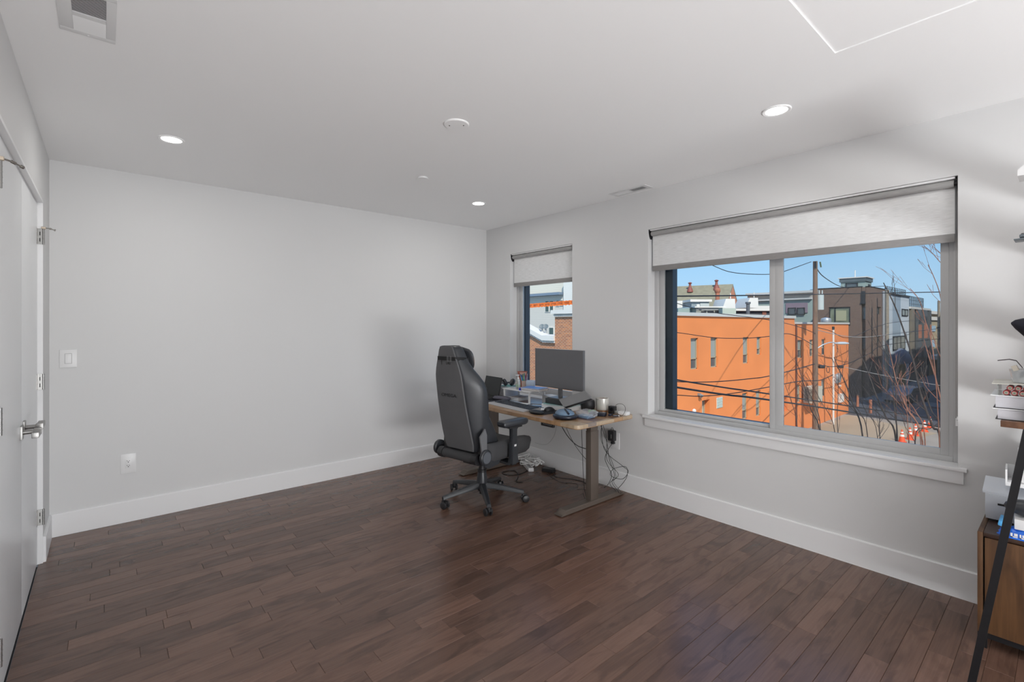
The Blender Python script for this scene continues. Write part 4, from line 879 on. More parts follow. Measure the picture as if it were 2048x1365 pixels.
# printer
M_prn = mat('printer_grey', (.56, .59, .63), .4); 
pr = thing('printer', 'light grey inkjet printer on the low cabinet', 'printer', (3.325, .045, CZ+.012), 0)
MB().loft([[(x0, y, z) for x0, z in ((-.100, .0), (.075, .0), (.085, .150), (.02, .165), (-.115, .12), (-.118, .05))] for y in (-.20, -.198, .218, .222)]).build('body', M_prn, pr, smooth=.5)
MB().loft([[(x0, y, z) for x0, z in ((-.112, .122), (.02, .166), (.02, .176), (-.112, .132))] for y in (-.19, .232)]).build('lid', mat('printer_lid', (.60, .63, .68), .35), pr, smooth=.3)
MB().box((-.1190, .06, .075), (-.1165, .18, .084)).build('paper_slot', M_dark, pr, smooth=0)
MB().loft([[(.03, y, .16), (.045, y, .16), (.085, y, .31), (.075, y, .315)] for y in (-.17, .09)]).build('paper_support', M_prn, pr, smooth=.3)
for y in (-.17, .2): MB().box((-.08, y-.012, -.012), (.06, y+.012, .001)).build('foot', M_plast_k, pr, smooth=0)
wb = thing('white_carton', 'tall white carton standing on the printer behind the black rail', 'box', (3.26, .112, CZ+.192), .05)
MB().box((-.05, -.075, .018), (.05, .050, .165), bev=.003).build('carton', M_plast_w, wb)
MB().box((-.07, -.09, 0), (.07, .09, .018), bev=.003).box((-.07, .084, .01), (.07, .09, .075)).box((.064, -.09, .01), (.07, .09, .075)).build('tray', M_paper, wb)
bl = thing('black_pouch', 'black rounded case lying in front of the printer', 'case', (3.105, .095, CZ+.085), 0); MB().ell((0, 0, .040), (.040, .105, .040), 18, 10).build('body', M_lea, bl, smooth=1.2)
wb = thing('white_box', 'flat white box lying on the blue bag under the black case', 'box', (3.095, .06, CZ+.040), .06); MB().box((-.045, -.13, 0), (.045, .105, .045), bev=.003).build('carton', M_plast_w, wb); 
bg_ = thing('blue_bag', 'bright blue plastic wipes packet with white print on the low cabinet', 'packet', (3.09, .055, CZ), 0)
bm = bmesh.new(); bmesh.ops.create_grid(bm, x_segments=8, y_segments=24, size=1); rg = random.Random(4)
vs = []
for v in bm.verts: v.co = Vector((v.co.x*.062, v.co.y*.165-.01+ (.008*math.sin(v.co.x*9)), .044*(1-abs(v.co.x)**4)*(1-abs(v.co.y)**5)+rg.uniform(-.002, .002)+.002))
r_ = bmesh.ops.extrude_face_region(bm, geom=bm.faces[:]); 
for g in r_['geom']:
    if isinstance(g, bmesh.types.BMVert): g.co.z = .0005
mb = MB(); mb._bm(bm); mb.build('film', mat('bag_blue', (.02, .16, .72), .3), bg_, smooth=.8)
MB().box((-.058, .135, .012), (.05, .165, .036), RX(.2), bev=.006).build('crimped_end', mat('bag_light', (.10, .42, .80), .3), bg_)
mb = MB()
for i, (w, h) in enumerate(((.022, .018), (.016, .018), (.020, .018), (.014, .018), (.02, .018))):
    y = .118-i*.028; mb.box((-.0628, y, .008), (-.0618, y-w*.3, .008+h)); mb.box((-.0628, y, .008), (-.0618, y-w, .012)); mb.box((-.0628, y-w*.5, .014), (-.0618, y-w, .008+h))
mb.build('white_print', M_plast_w, bg_, smooth=0)
# books and boxes on the lowest board
z = SH[0]
for lbl, s_, y0, x0, cm in (('lower thick white book overhanging the walnut board', .043, .193, 2.630, M_blk), ('upper thick white book on the walnut board', .050, .199, 2.633, M_blk)):
    t = thing('book', lbl, 'book', (x0+.12, y0-.11, z), .02, 'thick white books on the ladder shelf')
    MB().box((-.12, -.18, 0), (.12, .11, .003)).build('back_cover', cm, t, smooth=0); MB().box((-.116, -.175, .003), (.115, .104, s_-.003)).build('pages', mat('pages_white', (.62, .62, .66), .8, bump=.2, bscale=30, stretch=(1, 1, 30)), t, smooth=0)
    MB().box((-.12, -.18, s_-.003), (.12, .118, s_)).build('front_cover', M_paper, t, smooth=0); z += s_
t = thing('battery_tray', 'clear tray holding two rows of red battery cells on the white books', 'tray', (2.735, .075, z), .02)
MB().box((-.10, -.16, 0), (.10, .112, .0015)).box((-.10, .110, 0), (.10, .112, .04)).build('tray', M_clear, t, smooth=0)
for r in range(2):
    for j in range(10):
        b = thing('battery', '%s red battery in the %s row, counted from the window side' % ('nearest,second,third,fourth,fifth,sixth,seventh,eighth,ninth,tenth'.split(',')[j], ('lower', 'upper')[r]), 'battery', (2.725, .162-.0215*j-r*.010, z+.0110+r*.0185), 0, 'red batteries in the clear tray')
        MB().cyl((-.085, 0, 0), (-.020, 0, 0), .0092, n=14).build('cell', mat('battery_red', (.42, .012, .02), .35), b); MB().cyl((-.0862, 0, 0), (-.0848, 0, 0), .0066, n=14).build('end_cap', mat('battery_end', (.45, .40, .33), .35, .4), b)
        MB().cyl((-.0868, 0, 0), (-.086, 0, 0), .003, n=10).build('terminal', mat('battery_tip', (.18, .24, .18), .4), b)
z += .042
t = thing('flyer', 'cream flyer sheet sticking out over the batteries', 'paper', (2.74, .07, z), .04); MB().loft([[(-.11, y, zz), (.11, y, zz), (.11, y, zz+.002), (-.11, y, zz+.002)] for y, zz in ((-.18, .004), (.05, .003), (.135, .001))]).build('sheet', mat('flyer', (.60, .58, .52), .6, var=.3, vscale=14), t, smooth=0)
z += .007
t = thing('clear_tub', 'clear plastic tub with a dark blue cap inside', 'tub', (2.715, .090, z), .0)
MB().lathe([(.060, 0), (.070, .050), (.0685, .050), (.0585, .002), (0, .002)], 28).build('tub', mat('tub_clear', (.8, .84, .86), .1, alpha=.35), t, smooth=.8)
t = thing('baseball_cap', 'dark navy cloth cap resting in the clear tub', 'cap', (2.71, .075, z+.004), .0)
MB().loft([[(math.cos(a)*.055*w, y+.0, h+.5*w*.05*math.sin(a)) for a in [2*math.pi*i/14 for i in range(14)]] for y, w, h in ((.055, .35, .022), (.03, .85, .038), (-.01, 1.1, .052), (-.06, 1.2, .062), (-.10, .8, .06))]).build('crown', mat('navy_cloth', (.02, .028, .055), .8, bump=.3, bscale=80), t, smooth=1.2)
t = thing('folded_strap', 'black folded strap with a pale tag above the clear tub', 'strap', (2.66, .125, z+.052), .0)
MB().loft([[(0, .062, .030), (.02, .062, .030), (.02, .062, .033), (0, .062, .033)], [(0, .030, .036), (.02, .030, .036), (.02, .030, .039), (0, .030, .039)], [(0, .012, .032), (.02, .012, .032), (.02, .012, .035), (0, .012, .035)], [(0, -.005, .005), (.02, -.005, .005), (.02, -.005, .008), (0, -.005, .008)]]).build('strap', mat('strap_dark', (.03, .022, .022), .35), t, smooth=0)
MB().box((-.001, .004, .0), (.021, .020, .020), RX(-.4)).build('tag', mat('tag_cream', (.55, .50, .42), .6), t, smooth=0)
# upper boards
z = SH[1]
t = thing('dark_hat', 'black felt hat lying on the middle board', 'hat', (2.715, .037, z), 0)
MB().loft([[(math.cos(a)*.09*w, y, .062+h+math.sin(a)*g) for a in [2*math.pi*i/14 for i in range(14)]] for y, w, h, g in ((.116, .15, .022, .004), (.105, .4, .018, .018), (.07, .7, .002, .045), (.02, .9, 0, .058), (-.08, 1, 0, .056), (-.12, .4, 0, .03))]).build('felt', mat('felt_black', (.012, .012, .022), .9), t, smooth=1.2)
t = thing('water_bottle', 'steel-blue bottle lying above the black hat', 'bottle', (2.70, .04, z+.118), 0)
MB().lathe([(0, 0), (.034, 0), (.036, .006), (.036, .052), (.028, .066), (.012, .070), (0, .070)], 20, T(0, 0, .002)).build('bottle_body', mat('bottle_blue', (.12, .18, .27), .25, .3), t, smooth=.8)
t = thing('wooden_block', 'small tan wooden block under the steel-blue bottle', 'block', (2.635, .055, z+.100), 0); MB().box((0, -.03, 0), (.03, .012, .019), bev=.001).build('block', mat('tan_wood', (.40, .20, .08), .5), t)
t = thing('pale_box', 'pale pink tilted box with a black window beside the bottle', 'box', (2.64, .02, z+.150), 0)
MB().box((0, -.025, 0), (.05, .025, .07), RX(.42), bev=.002).build('carton', mat('pale_pink', (.62, .50, .50), .6), t); MB().box((-.001, -.012, .012), (.0, .004, .055), RX(.42)).build('window', M_dark, t, smooth=0)
cable('antenna', 'thin grey antenna wire poking out from the middle board', [(2.66, .005, z+.225), (2.66, .055, z+.203), (2.66, .095, z+.178)], .0012, mat('wire_grey', (.25, .25, .25), .5), 'wire')
z = SH[2]
t = thing('metal_tool', 'flat grey metal tool lying on the board near the top', 'tool', (2.67, .09, z), 0)
MB().box((-.04, -.12, .003), (.05, .052, .008), RX(-.05), bev=.002).box((-.03, -.12, .010), (.04, .038, .022), bev=.004).build('plate', mat('tool_grey', (.16, .19, .21), .4, .4), t)
mb = MB()
for i in range(4): mb.cyl((-.02, .030-.018*i, .022), (.03, .026-.018*i, .030), .005, n=8)
mb.build('rods', M_grey, t)
z = SH[3]
t = thing('white_appliance', 'white plastic box end on the top board', 'box', (2.69, .04, z), 0)
MB().loft([[(-.06, y, 0), (.06, y, 0), (.06, y, h), (-.06, y, h)] for y, h in ((-.1, .048), (.065, .048), (.092, .022))]).build('casing', M_plast_w, t, smooth=.3)
# ================================================================ outside the windows (street level z = -5.4)
GZ = -5.4
def brick(name, c1, c2, mortar, scale=1.0, bw=.20, rh=.075, axes='XZ', ms=.008, var=0):
    if name in MATS: return MATS[name]
    m = bpy.data.materials.new(name); m.use_nodes = True; nt = m.node_tree; b = nt.nodes['Principled BSDF']; N = nt.nodes.new; K = nt.links.new
    t = N('ShaderNodeTexCoord'); sp = N('ShaderNodeSeparateXYZ'); cb = N('ShaderNodeCombineXYZ'); ad = N('ShaderNodeMath'); ad.operation = 'ADD'
    K(t.outputs['Object'], sp.inputs[0]); K(sp.outputs['X'], ad.inputs[0]); K(sp.outputs['Y'], ad.inputs[1]); K(ad.outputs[0], cb.inputs['X']); K(sp.outputs['Z'], cb.inputs['Y'])
    k = N('ShaderNodeTexBrick'); K(cb.outputs[0], k.inputs['Vector']); k.inputs['Scale'].default_value = 1
    k.inputs['Brick Width'].default_value = bw; k.inputs['Row Height'].default_value = rh; k.inputs['Mortar Size'].default_value = ms
    k.inputs['Color1'].default_value = tuple(c1)+(1,); k.inputs['Color2'].default_value = tuple(c2)+(1,); k.inputs['Mortar'].default_value = tuple(mortar)+(1,); k.inputs['Bias'].default_value = -.1
    K(k.outputs['Color'], b.inputs['Base Color']); b.inputs['Roughness'].default_value = .85
    bp = N('ShaderNodeBump'); bp.inputs['Strength'].default_value = .4; bp.inputs['Distance'].default_value = .01; bp.invert = True; K(k.outputs['Fac'], bp.inputs['Height']); K(bp.outputs[0], b.inputs['Normal'])
    MATS[name] = m; return m
def lined(name, col, pitch, dark=.7, rough=.7):
    """horizontal board lines by height"""
    if name in MATS: return MATS[name]
    m = bpy.data.materials.new(name); m.use_nodes = True; nt = m.node_tree; b = nt.nodes['Principled BSDF']; N = nt.nodes.new; K = nt.links.new
    t = N('ShaderNodeTexCoord'); sp = N('ShaderNodeSeparateXYZ'); K(t.outputs['Object'], sp.inputs[0])
    d = N('ShaderNodeMath'); d.operation = 'DIVIDE'; d.inputs[1].default_value = pitch; K(sp.outputs['Z'], d.inputs[0]); f = N('ShaderNodeMath'); f.operation = 'FRACT'; K(d.outputs[0], f.inputs[0])
    r = N('ShaderNodeValToRGB'); K(f.outputs[0], r.inputs[0]); r.color_ramp.elements[0].position = .04; r.color_ramp.elements[1].position = .2
    r.color_ramp.elements[0].color = tuple(c*dark for c in col)+(1,); r.color_ramp.elements[1].color = tuple(col)+(1,)
    K(r.outputs[0], b.inputs['Base Color']); b.inputs['Roughness'].default_value = rough
    bp = N('ShaderNodeBump'); bp.inputs['Strength'].default_value = .3; bp.inputs['Distance'].default_value = .02; K(f.outputs[0], bp.inputs['Height']); K(bp.outputs[0], b.inputs['Normal'])
    MATS[name] = m; return m
M_or = mat('orange_stucco', (.85, .265, .08), .85, bump=.25, bscale=9, var=.07, vscale=.5)
M_asph = mat('asphalt', (.075, .075, .085), .85, bump=.2, bscale=20, var=.2, vscale=.4)
M_lot = mat('tan_concrete', (.42, .34, .23), .9, bump=.15, bscale=6, var=.12, vscale=.35)
M_lot2 = mat('grey_concrete', (.36, .32, .26), .9, bump=.15, bscale=6, var=.15, vscale=.5)
M_brown = brick('brown_brick', (.17, .095, .065), (.12, .065, .048), (.26, .19, .15), bw=.22, rh=.075, ms=.012)
M_red = brick('red_brick', (.60, .19, .07), (.34, .10, .05), (.55, .42, .28), bw=.22, rh=.078, ms=.012)
M_rowd = mat('row_dark', (.035, .035, .04), .6); M_roww = lined('white_panels', (.62, .68, .74), 1.2, .85, .5); M_rowb = lined('pale_blue_panels', (.36, .44, .52), 1.2, .8, .5)
M_cream = mat('cream_stucco', (.46, .38, .25), .85, var=.06, vscale=1); M_wht = mat('ext_white', (.78, .74, .68), .7); M_stone = mat('coping_stone', (.60, .58, .54), .7)
M_side = lined('grey_siding', (.74, .69, .61), .125, .72); M_roof = mat('tan_roof', (.27, .24, .16), .9, bump=.3, bscale=8, var=.12, vscale=2)
M_wood = mat('pole_wood', (.20, .125, .085), .85, bump=.4, bscale=14, var=.3, vscale=4, stretch=(6, 6, .6)); M_win = mat('far_glass', (.10, .12, .13), .12, spec=.7); M_winb = mat('blind_glass', (.32, .36, .34), .25)
M_fr = mat('beige_frame', (.40, .34, .24), .6); M_frk = mat('dark_frame', (.02, .022, .025), .5); M_galv = mat('galvanised', (.50, .52, .54), .4, .5)
M_wire = mat('wire_black', (.012, .012, .014), .6); M_sage = mat('sage_panel', (.33, .41, .37), .7)
def st(name, mb, m):
    o = mb.build(name, m, smooth=0, top=True, kind='structure'); return o
st('ground', MB().box((3.72, -60, GZ-.3), (140, 90, GZ)), M_asph)
t = st('ground_lot', MB().prism([(3.72, -12), (41.5, -12), (43.3, 12.6), (3.72, 12.6)], GZ, GZ+.02), M_lot2)
st('ground_lot_slab', MB().prism([(20, 9.0), (40, 5.5), (42.9, 10.9), (20, 11.3)], GZ+.02, GZ+.035), M_lot)
st('ground_sidewalk', MB().box((51.9, 4.6, GZ), (54.65, 12.28, GZ+.14)).box((54.65, 9.2, GZ), (125, 12.28, GZ+.14)), mat('sidewalk', (.17, .165, .17), .9, var=.12, vscale=.6))
def rectY(p0, p1, Y):     # pixel corners read off the photograph -> metres on the facade plane y = Y
    a, b = onY(*p0, Y), onY(*p1, Y); return min(a.x, b.x), max(a.x, b.x), min(a.z, b.z), max(a.z, b.z)
def sash_window(par, x0, x1, z0, z1, y, fm, split=.62, gm=None, gm2=None, recess=.13, horiz=False, w=.05):
    mb = MB(); yy = y+recess
    mb.box((x0, yy-.05, z0), (x0+w, yy+.03, z1)).box((x1-w, yy-.05, z0), (x1, yy+.03, z1)).box((x0, yy-.05, z0), (x1, yy+.03, z0+w)).box((x0, yy-.05, z1-w), (x1, yy+.03, z1))
    if split:
        if horiz: s = x0+(x1-x0)*split; mb.box((s-w/2, yy-.05, z0), (s+w/2, yy+.03, z1))
        else: s = z1-(z1-z0)*split; mb.box((x0, yy-.05, s-w/2), (x1, yy+.03, s+w/2))
    f = mb.build('window', fm, par, True, smooth=0)
    if split and not horiz:
        MB().box((x0+w, yy, s), (x1-w, yy+.015, z1-w)).build('pane', gm or M_winb, f, True, smooth=0); MB().box((x0+w, yy+.002, z0+w), (x1-w, yy+.017, s)).build('pane', gm2 or M_win, f, True, smooth=0)
    else: MB().box((x0+w, yy, z0+w), (x1-w, yy+.015, z1-w)).build('pane', gm or M_win, f, True, smooth=0)
    return f
# ---- orange building: facade y = 11.3
OY = 11.3; ot = thing('orange_building', 'large bright orange stucco building with narrow slot windows', 'building', (30, OY, GZ))
xL = 17.6; xS = onY(1589, 640, OY).x; xR = onY(1697, 650, OY).x; zL = onY(1357, 631, OY).z-.02; zR = onY(1640, 648.5, OY).z
hl = [rectY(a, b, OY) for a, b in (((1381.5, 677), (1396.5, 738.5)), ((1421.5, 676), (1435.5, 734.5)), ((1486, 675), (1497.5, 727)), ((1513.5, 674.5), (1522.5, 709.5)), ((1484.5, 787.5), (1495.5, 838)), ((1512, 783), (1521.5, 831.5)), ((1404, 802), (1419.5, 880)), ((1568, 792), (1575, 822)))]
hr = [rectY(a, b, OY) for a, b in (((1595, 680.5), (1604.5, 716)), ((1619, 680), (1627, 713)), ((1643, 678.8), (1651, 710)), ((1594, 771), (1601.5, 804)), ((1642.5, 761), (1650.5, 792)))]
hl[6] = (hl[6][0], hl[6][1], GZ+.02, hl[6][3])
mb = MB(); holed(mb, xL, xS, GZ, zL, hl, .35, wallY(OY)); build_wall(mb, 'facade', M_or, ot, None, world=True)
mb = MB(); holed(mb, xS, xR, GZ, zR, hr, .35, wallY(OY)); build_wall(mb, 'facade_low', M_or, ot, None, world=True)
MB().box((xL, OY+.351, GZ), (xS, 15.2, zL-.35)).box((xS, OY+.351, GZ), (xR, 15.2, zR-.35)).box((xR-.3, OY+.351, zR-.4), (xR, 15.2, zR)).box((xL, OY+.351, zL-.4), (xL+.3, 15.2, zL)).box((xS-.3, OY+.351, zL-.4), (xS, 15.2, zL)).build('body', M_or, ot, True, smooth=0)
MB().box((xL-.06, OY-.08, zL), (xS+.05, OY+.42, zL+.16)).box((xS+.05, OY-.07, zR), (xR+.06, OY+.42, zR+.12)).build('coping', M_stone, ot, True, smooth=0)
for i, h in enumerate(hl[:6]+hr[:]): sash_window(ot, *h, OY, M_fr, .66 if i < 6 else .55)
h = hl[6]; f = MB().box((h[0], OY+.25, h[2]), (h[0]+.08, OY+.34, h[3])).box((h[1]-.08, OY+.25, h[2]), (h[1], OY+.34, h[3])).box((h[0], OY+.25, h[3]-.1), (h[1], OY+.34, h[3])).build('door_frame', M_fr, ot, True, smooth=0)
MB().box((h[0]+.08, OY+.30, h[2]), (h[1]-.08, OY+.345, h[3]-.1)).build('door', mat('pale_door', (.50, .50, .42), .6), ot, True, smooth=0)
h = hl[7]; MB().box((h[0], OY+.28, h[2]), (h[1], OY+.34, h[3])).build('vent_grille', mat('ochre', (.35, .17, .08), .8), ot, True, smooth=0)
g = rectY((1433, 796.5), (1444.5, 815), OY)                     # glass-block window
mb = MB()
for i in range(4):
    for j in range(4):
        a = g[0]+(g[1]-g[0])*i/4; c = g[2]+(g[3]-g[2])*j/4
        MB().box((a+.01, OY-.03, c+.01), (a+(g[1]-g[0])/4-.01, OY+.02, c+(g[3]-g[2])/4-.01), bev=.008).build('glass_block', mat('glass_block', (.50, .58, .52), .2), ot, True, smooth=0)
MB().box((g[0], OY-.012, g[2]), (g[1], OY, g[3])).build('block_mortar', M_wht, ot, True, smooth=0)
pp = onY(1590, 700, OY); MB().cyl((pp.x+.06, OY-.06, GZ), (pp.x+.06, OY-.06, zR), .055, n=8).build('downspout', mat('rust_brown', (.14, .05, .03), .6), ot, True)
for (px, py, r, lb_, m) in ((1385, 822, .10, 'wall_lamp', M_wht), (1677.5, 772, .09, 'wall_lamp', M_wht)):
    p = onY(px, py, OY); MB().ell((p.x, OY-.08, p.z), (r, .09, r), 12, 8).cyl((p.x, OY-.05, p.z-.12), (p.x, OY-.02, p.z-.04), .05, n=8).build(lb_, m, ot, True)
p = onY(1396, 789, OY); MB().box((p.x-.05, OY-.12, p.z-.05), (p.x+.05, OY, p.z+.05)).cyl((p.x, OY-.1, p.z-.02), (p.x-.04, OY-.18, p.z-.12), .035, .06, n=10).cyl((p.x+.04, OY-.1, p.z), (p.x+.12, OY-.18, p.z-.08), .035, .06, n=10).build('flood_light', mat('lamp_grey', (.25, .25, .24), .5), ot, True)
a = rectY((1603, 774), (1622, 800), OY); ac = MB().box((a[0], OY-.75, a[2]), (a[1]-.25, OY-.1, a[3]), bev=.02).build('cooling_unit', mat('ac_white', (.60, .56, .46), .6), ot, True, smooth=0)
mb = MB()
for i in range(10): mb.box((a[0]-.012, OY-.68, a[2]+.12+i*(a[3]-a[2]-.2)/10), (a[0]-.002, OY-.18, a[2]+.15+i*(a[3]-a[2]-.2)/10))
mb.build('louvres', M_frk, ac, True, smooth=0)
a = rectY((1675, 789), (1682, 803), OY); MB().box((a[0], OY-.2, a[2]), (a[1], OY, a[3])).build('meter_box', M_wht, ot, True, smooth=0)
a = rectY((1669, 746), (1679, 762), OY); mb = MB(); mb.cyl(((a[0]+a[1])/2, OY-.22, (a[2]+a[3])/2), ((a[0]+a[1])/2, OY-.04, (a[2]+a[3])/2), .28, n=16).box((a[0], OY-.1, a[2]-.1), (a[1]-.1, OY, a[3]-.1)).build('electric_meter', M_galv, ot, True)
rv = onY(1652, 663, 14.0); t = thing('roof_ventilator', 'shiny silver round vent on the orange building roof', 'roof vent', (rv.x, 14.0, zR-.35))
MB().lathe([(0, 0), (.3, 0), (.3, .4), (.36, .42), (.40, .5), (.40, .78), (.36, .86), (.1, .95), (0, .95)], 20).build('drum', M_galv, t, smooth=.7)
t = thing('roof_pipe', 'thin dark vent pipe standing on the orange roof edge', 'pipe', (onY(1496, 640, 13.5).x, 13.5, zL-.35)); MB().cyl((0, 0, 0), (0, 0, 1.35), .11, n=12).cyl((0, 0, 1.30), (0, 0, 1.42), .16, n=12).build('pipe', mat('pipe_dark', (.10, .12, .14), .5), t)
# conduit mast and street light
t = thing('service_mast', 'thin white service pipe standing in front of the orange wall', 'pipe', (onY(1666.5, 700, OY-.7).x, OY-.7, GZ))
zt = onY(1666.5, 660, OY-.7).z; MB().cyl((0, 0, 0), (0, 0, zt-GZ), .065, n=12).build('pipe', M_wht, t); MB().cyl((0, 0, zt-GZ), (0, 0, zt-GZ+.22), .08, n=12).build('weatherhead', M_frk, t)
PK = 29.6; pb = atK(1630.5, 800, PK)
up = thing('utility_pole', 'tall brown wooden utility pole in front of the orange building', 'pole', (pb.x, pb.y, GZ))
pz_ = atK(1630.5, 523, PK).z-GZ; MB().cyl((0, 0, 0), (0, 0, pz_), .165, .125, n=16).build('shaft', M_wood, up)
dz = lambda py: atK(1630, py, PK).z-GZ
MB().box((-.17, -.10, dz(537)), (-.10, .0, dz(524))).build('bracket', M_frk, up, smooth=0)
rt = Vector((math.cos(YAW), -math.sin(YAW), 0)); tr = rt*.30+Vector((0, 0, 0))
MB().cyl(tr+Vector((0, 0, dz(620))), tr+Vector((0, 0, dz(590))), .20, n=20).cyl(tr+Vector((-.06, .03, dz(590))), tr+Vector((-.06, .03, dz(581))), .035, n=8).cyl(tr+Vector((.12, -.08, dz(590))), tr+Vector((.12, -.08, dz(581))), .035, n=8).box(tuple(Vector((-.1, -.05, dz(600)))), tuple(tr*.4+Vector((.1, .05, dz(597))))).build('transformer', mat('transformer_grey', (.52, .56, .54), .5), up)
MB().cyl(rt*.36+Vector((0, 0, dz(535))), rt*.30+Vector((0, 0, dz(524))), .045, n=8).build('fuse_cutout', mat('cutout', (.10, .14, .08), .4), up)
p0 = rt*.14+Vector((0, 0, dz(697))); hd = rt*1.9+Vector((0, 0, dz(689)))
sl = thing('street_light', 'pale street light on a curved arm fixed to the wooden pole', 'street light', (pb.x, pb.y, GZ+dz(697)))
o0 = Vector((0, 0, dz(697)))
MB().tube(smooth_path([p0-o0, p0+rt*.35+Vector((0, 0, .22))-o0, p0+rt*.8+Vector((0, 0, .36))-o0, rt*1.25+Vector((0, 0, dz(686.5)))-o0]), .035, 8).build('arm', M_galv, sl, smooth=1)
rings = []
for u, w, h in ((0, .05, .05), (.15, .12, .08), (.4, .16, .11), (.65, .15, .10), (.85, .08, .05)):
    c = rt*(1.2+u)+Vector((0, 0, dz(687.5)))-o0; s_ = Vector((math.sin(YAW), math.cos(YAW), 0)); rings.append([c+s_*w*math.cos(a)+Vector((0, 0, 1))*h*math.sin(a)*(.6 if math.sin(a) < 0 else 1) for a in [2*math.pi*i/12 for i in range(12)]])
MB().loft(rings).build('lamp_head', mat('lamp_pale', (.50, .54, .57), .4), sl, smooth=1)
# ---- brown brick building and its penthouse
BX, BY = 54.7, 12.3; bt = thing('brown_brick_building', 'dark brown brick building with large black-framed windows', 'building', (60, 15, GZ))
zb = onX(1700, 575.5, BX).z; zb2 = onX(1747, 573.5, BX).z
def rectX(p0, p1, X):
    a, b = onX(*p0, X), onX(*p1, X); return min(a.y, b.y), max(a.y, b.y), min(a.z, b.z), max(a.z, b.z)
ya = onX(1636, 600, BX).y; yn0, yn1 = onX(1724, 600, BX).y, BY+.32
big = rectX((1657.5, 615), (1700.5, 652), BX); nar = [rectX((1724.6, 614), (1737, 640), BX), rectX((1724.6, 674), (1737, 699), BX), ]
hb = [(big[0], big[1], big[2], big[3])]
xe0 = onY(1770, 600, BY).x-.05
mb = MB(); holed(mb, yn0+.05, ya, GZ, zb, hb, .3, wallX(BX)); build_wall(mb, 'west_wall', M_brown, bt, None, world=True)
MB().box((BX+.45, BY+.3, GZ), (xe0, ya, zb-.4)).build('core', M_brown, bt, True, smooth=0)
MB().box((BX+.55-.12, yn1, GZ), (BX+.45, yn0+.1, zb-.4)).build('recess_wall', M_brown, bt, True, smooth=0)
MB().box((BX-.1, yn1-.02, zb-1.6), (BX+.4, yn0+.1, zb-1.45)).box((BX-.08, yn1, zb-1.45), (BX-.04, yn0+.05, zb-.4)).build('balcony', M_frk, bt, True, smooth=0)
mb = MB(); xe = onY(1770, 600, BY).x; sh = [rectY((1754.6, 614), (1762, 629.5), BY), rectY((1754, 673), (1761, 687), BY)]
holed(mb, BX, xe, GZ, zb2, sh, .3, wallY(BY)); build_wall(mb, 'south_wall', M_brown, bt, None, world=True)
MB().box((BX, BY+.301, GZ), (BX+.3, yn1, zb2)).box((BX, BY+.301, zb2-1), (xe, BY+.6, zb2)).build('corner_pier', M_brown, bt, True, smooth=0)
MB().box((BX-.04, yn0, zb), (BX+.35, ya, zb+.07)).box((BX-.04, BY-.04, zb2), (xe, BY+.3, zb2+.07)).box((BX-.04, BY, zb2), (BX+.35, yn1, zb2+.07)).build('parapet_cap', M_frk, bt, True, smooth=0)
def winX(par, y0, y1, z0, z1, X, splits, m, rec=.2):
    mb = MB(); w = .09; x = X+rec
    mb.box((x-.05, y0, z0), (x+.04, y0+w, z1)).box((x-.05, y1-w, z0), (x+.04, y1, z1)).box((x-.05, y0, z0), (x+.04, y1, z0+w)).box((x-.05, y0, z1-w), (x+.04, y1, z1))
    for s in splits: c = y0+(y1-y0)*s; mb.box((x-.05, c-w/2, z0), (x+.04, c+w/2, z1))
    f = mb.build('window', M_frk, par, True, smooth=0); MB().box((x, y0+w, z0+w), (x+.02, y1-w, z1-w)).build('pane', m, f, True, smooth=0); return f
f = winX(bt, *big, BX, (.72,), mat('painted_reflection_glass', (.20, .22, .15), .15, var=.45, vscale=.9), .15)  # tree reflections are mottled into the pane colour
MB().box((BX+.14, big[0]+(big[1]-big[0])*.2, big[2]+.5), (BX+.149, big[0]+(big[1]-big[0])*.68, big[3]-.35)).build('lowered_blind', mat('ochre_blind', (.42, .40, .25), .8), f, True, smooth=0)
for q in nar: winX(bt, q[0], q[1]-.0, q[2], q[3], BX+.04, (), M_win, .1)
for q in sh: sash_window(bt, *q, BY, M_frk, .0, M_win, recess=.2, w=.08)
pt = [atK(1682, 575, 49), atK(1729, 575, 49)]
ph = thing('rooftop_penthouse', 'pale green-grey penthouse box on the brown brick roof', 'building', ((pt[0].x+pt[1].x)/2+1.5, (pt[0].y+pt[1].y)/2, zb-.4))
ph_z = onX(1700, 557, pt[1].x).z
X1 = BX+3.4; y1_ = onX(1681.5, 570, X1).y; y0_ = onX(1730.5, 570, X1).y; zt_ = onX(1700, 557.5, X1).z
MB().box((X1, y0_, zb-.4), (X1+2.3, y1_, zt_)).build('box', M_sage, ph, True, smooth=0)
MB().box((X1-.12, y0_-.1, zt_-.35), (X1+2.4, y1_+.1, zt_+.02)).build('fascia', mat('slate_fascia', (.10, .13, .14), .6), ph, True, smooth=0)
MB().box((X1-.2, y0_-.2, zt_+.02), (X1+2.5, y1_+.2, zt_+.12)).build('roof_edge', M_wht, ph, True, smooth=0)
q = rectX((1692, 567), (1716, 577), X1); winX(ph, q[0], q[1], zb+.0, q[3], X1-.16, (), M_win, .1)
MB().box((X1+1.0, y0_-.04, zb-.4), (X1+1.8, y0_-.0, zt_-.6)).build('door', M_frk, ph, True, smooth=0)
MB().cyl((X1+1, y1_-1, zt_), (X1+1, y1_-1, zt_+.9), .05, n=6).build('antenna', M_wht, ph, True)
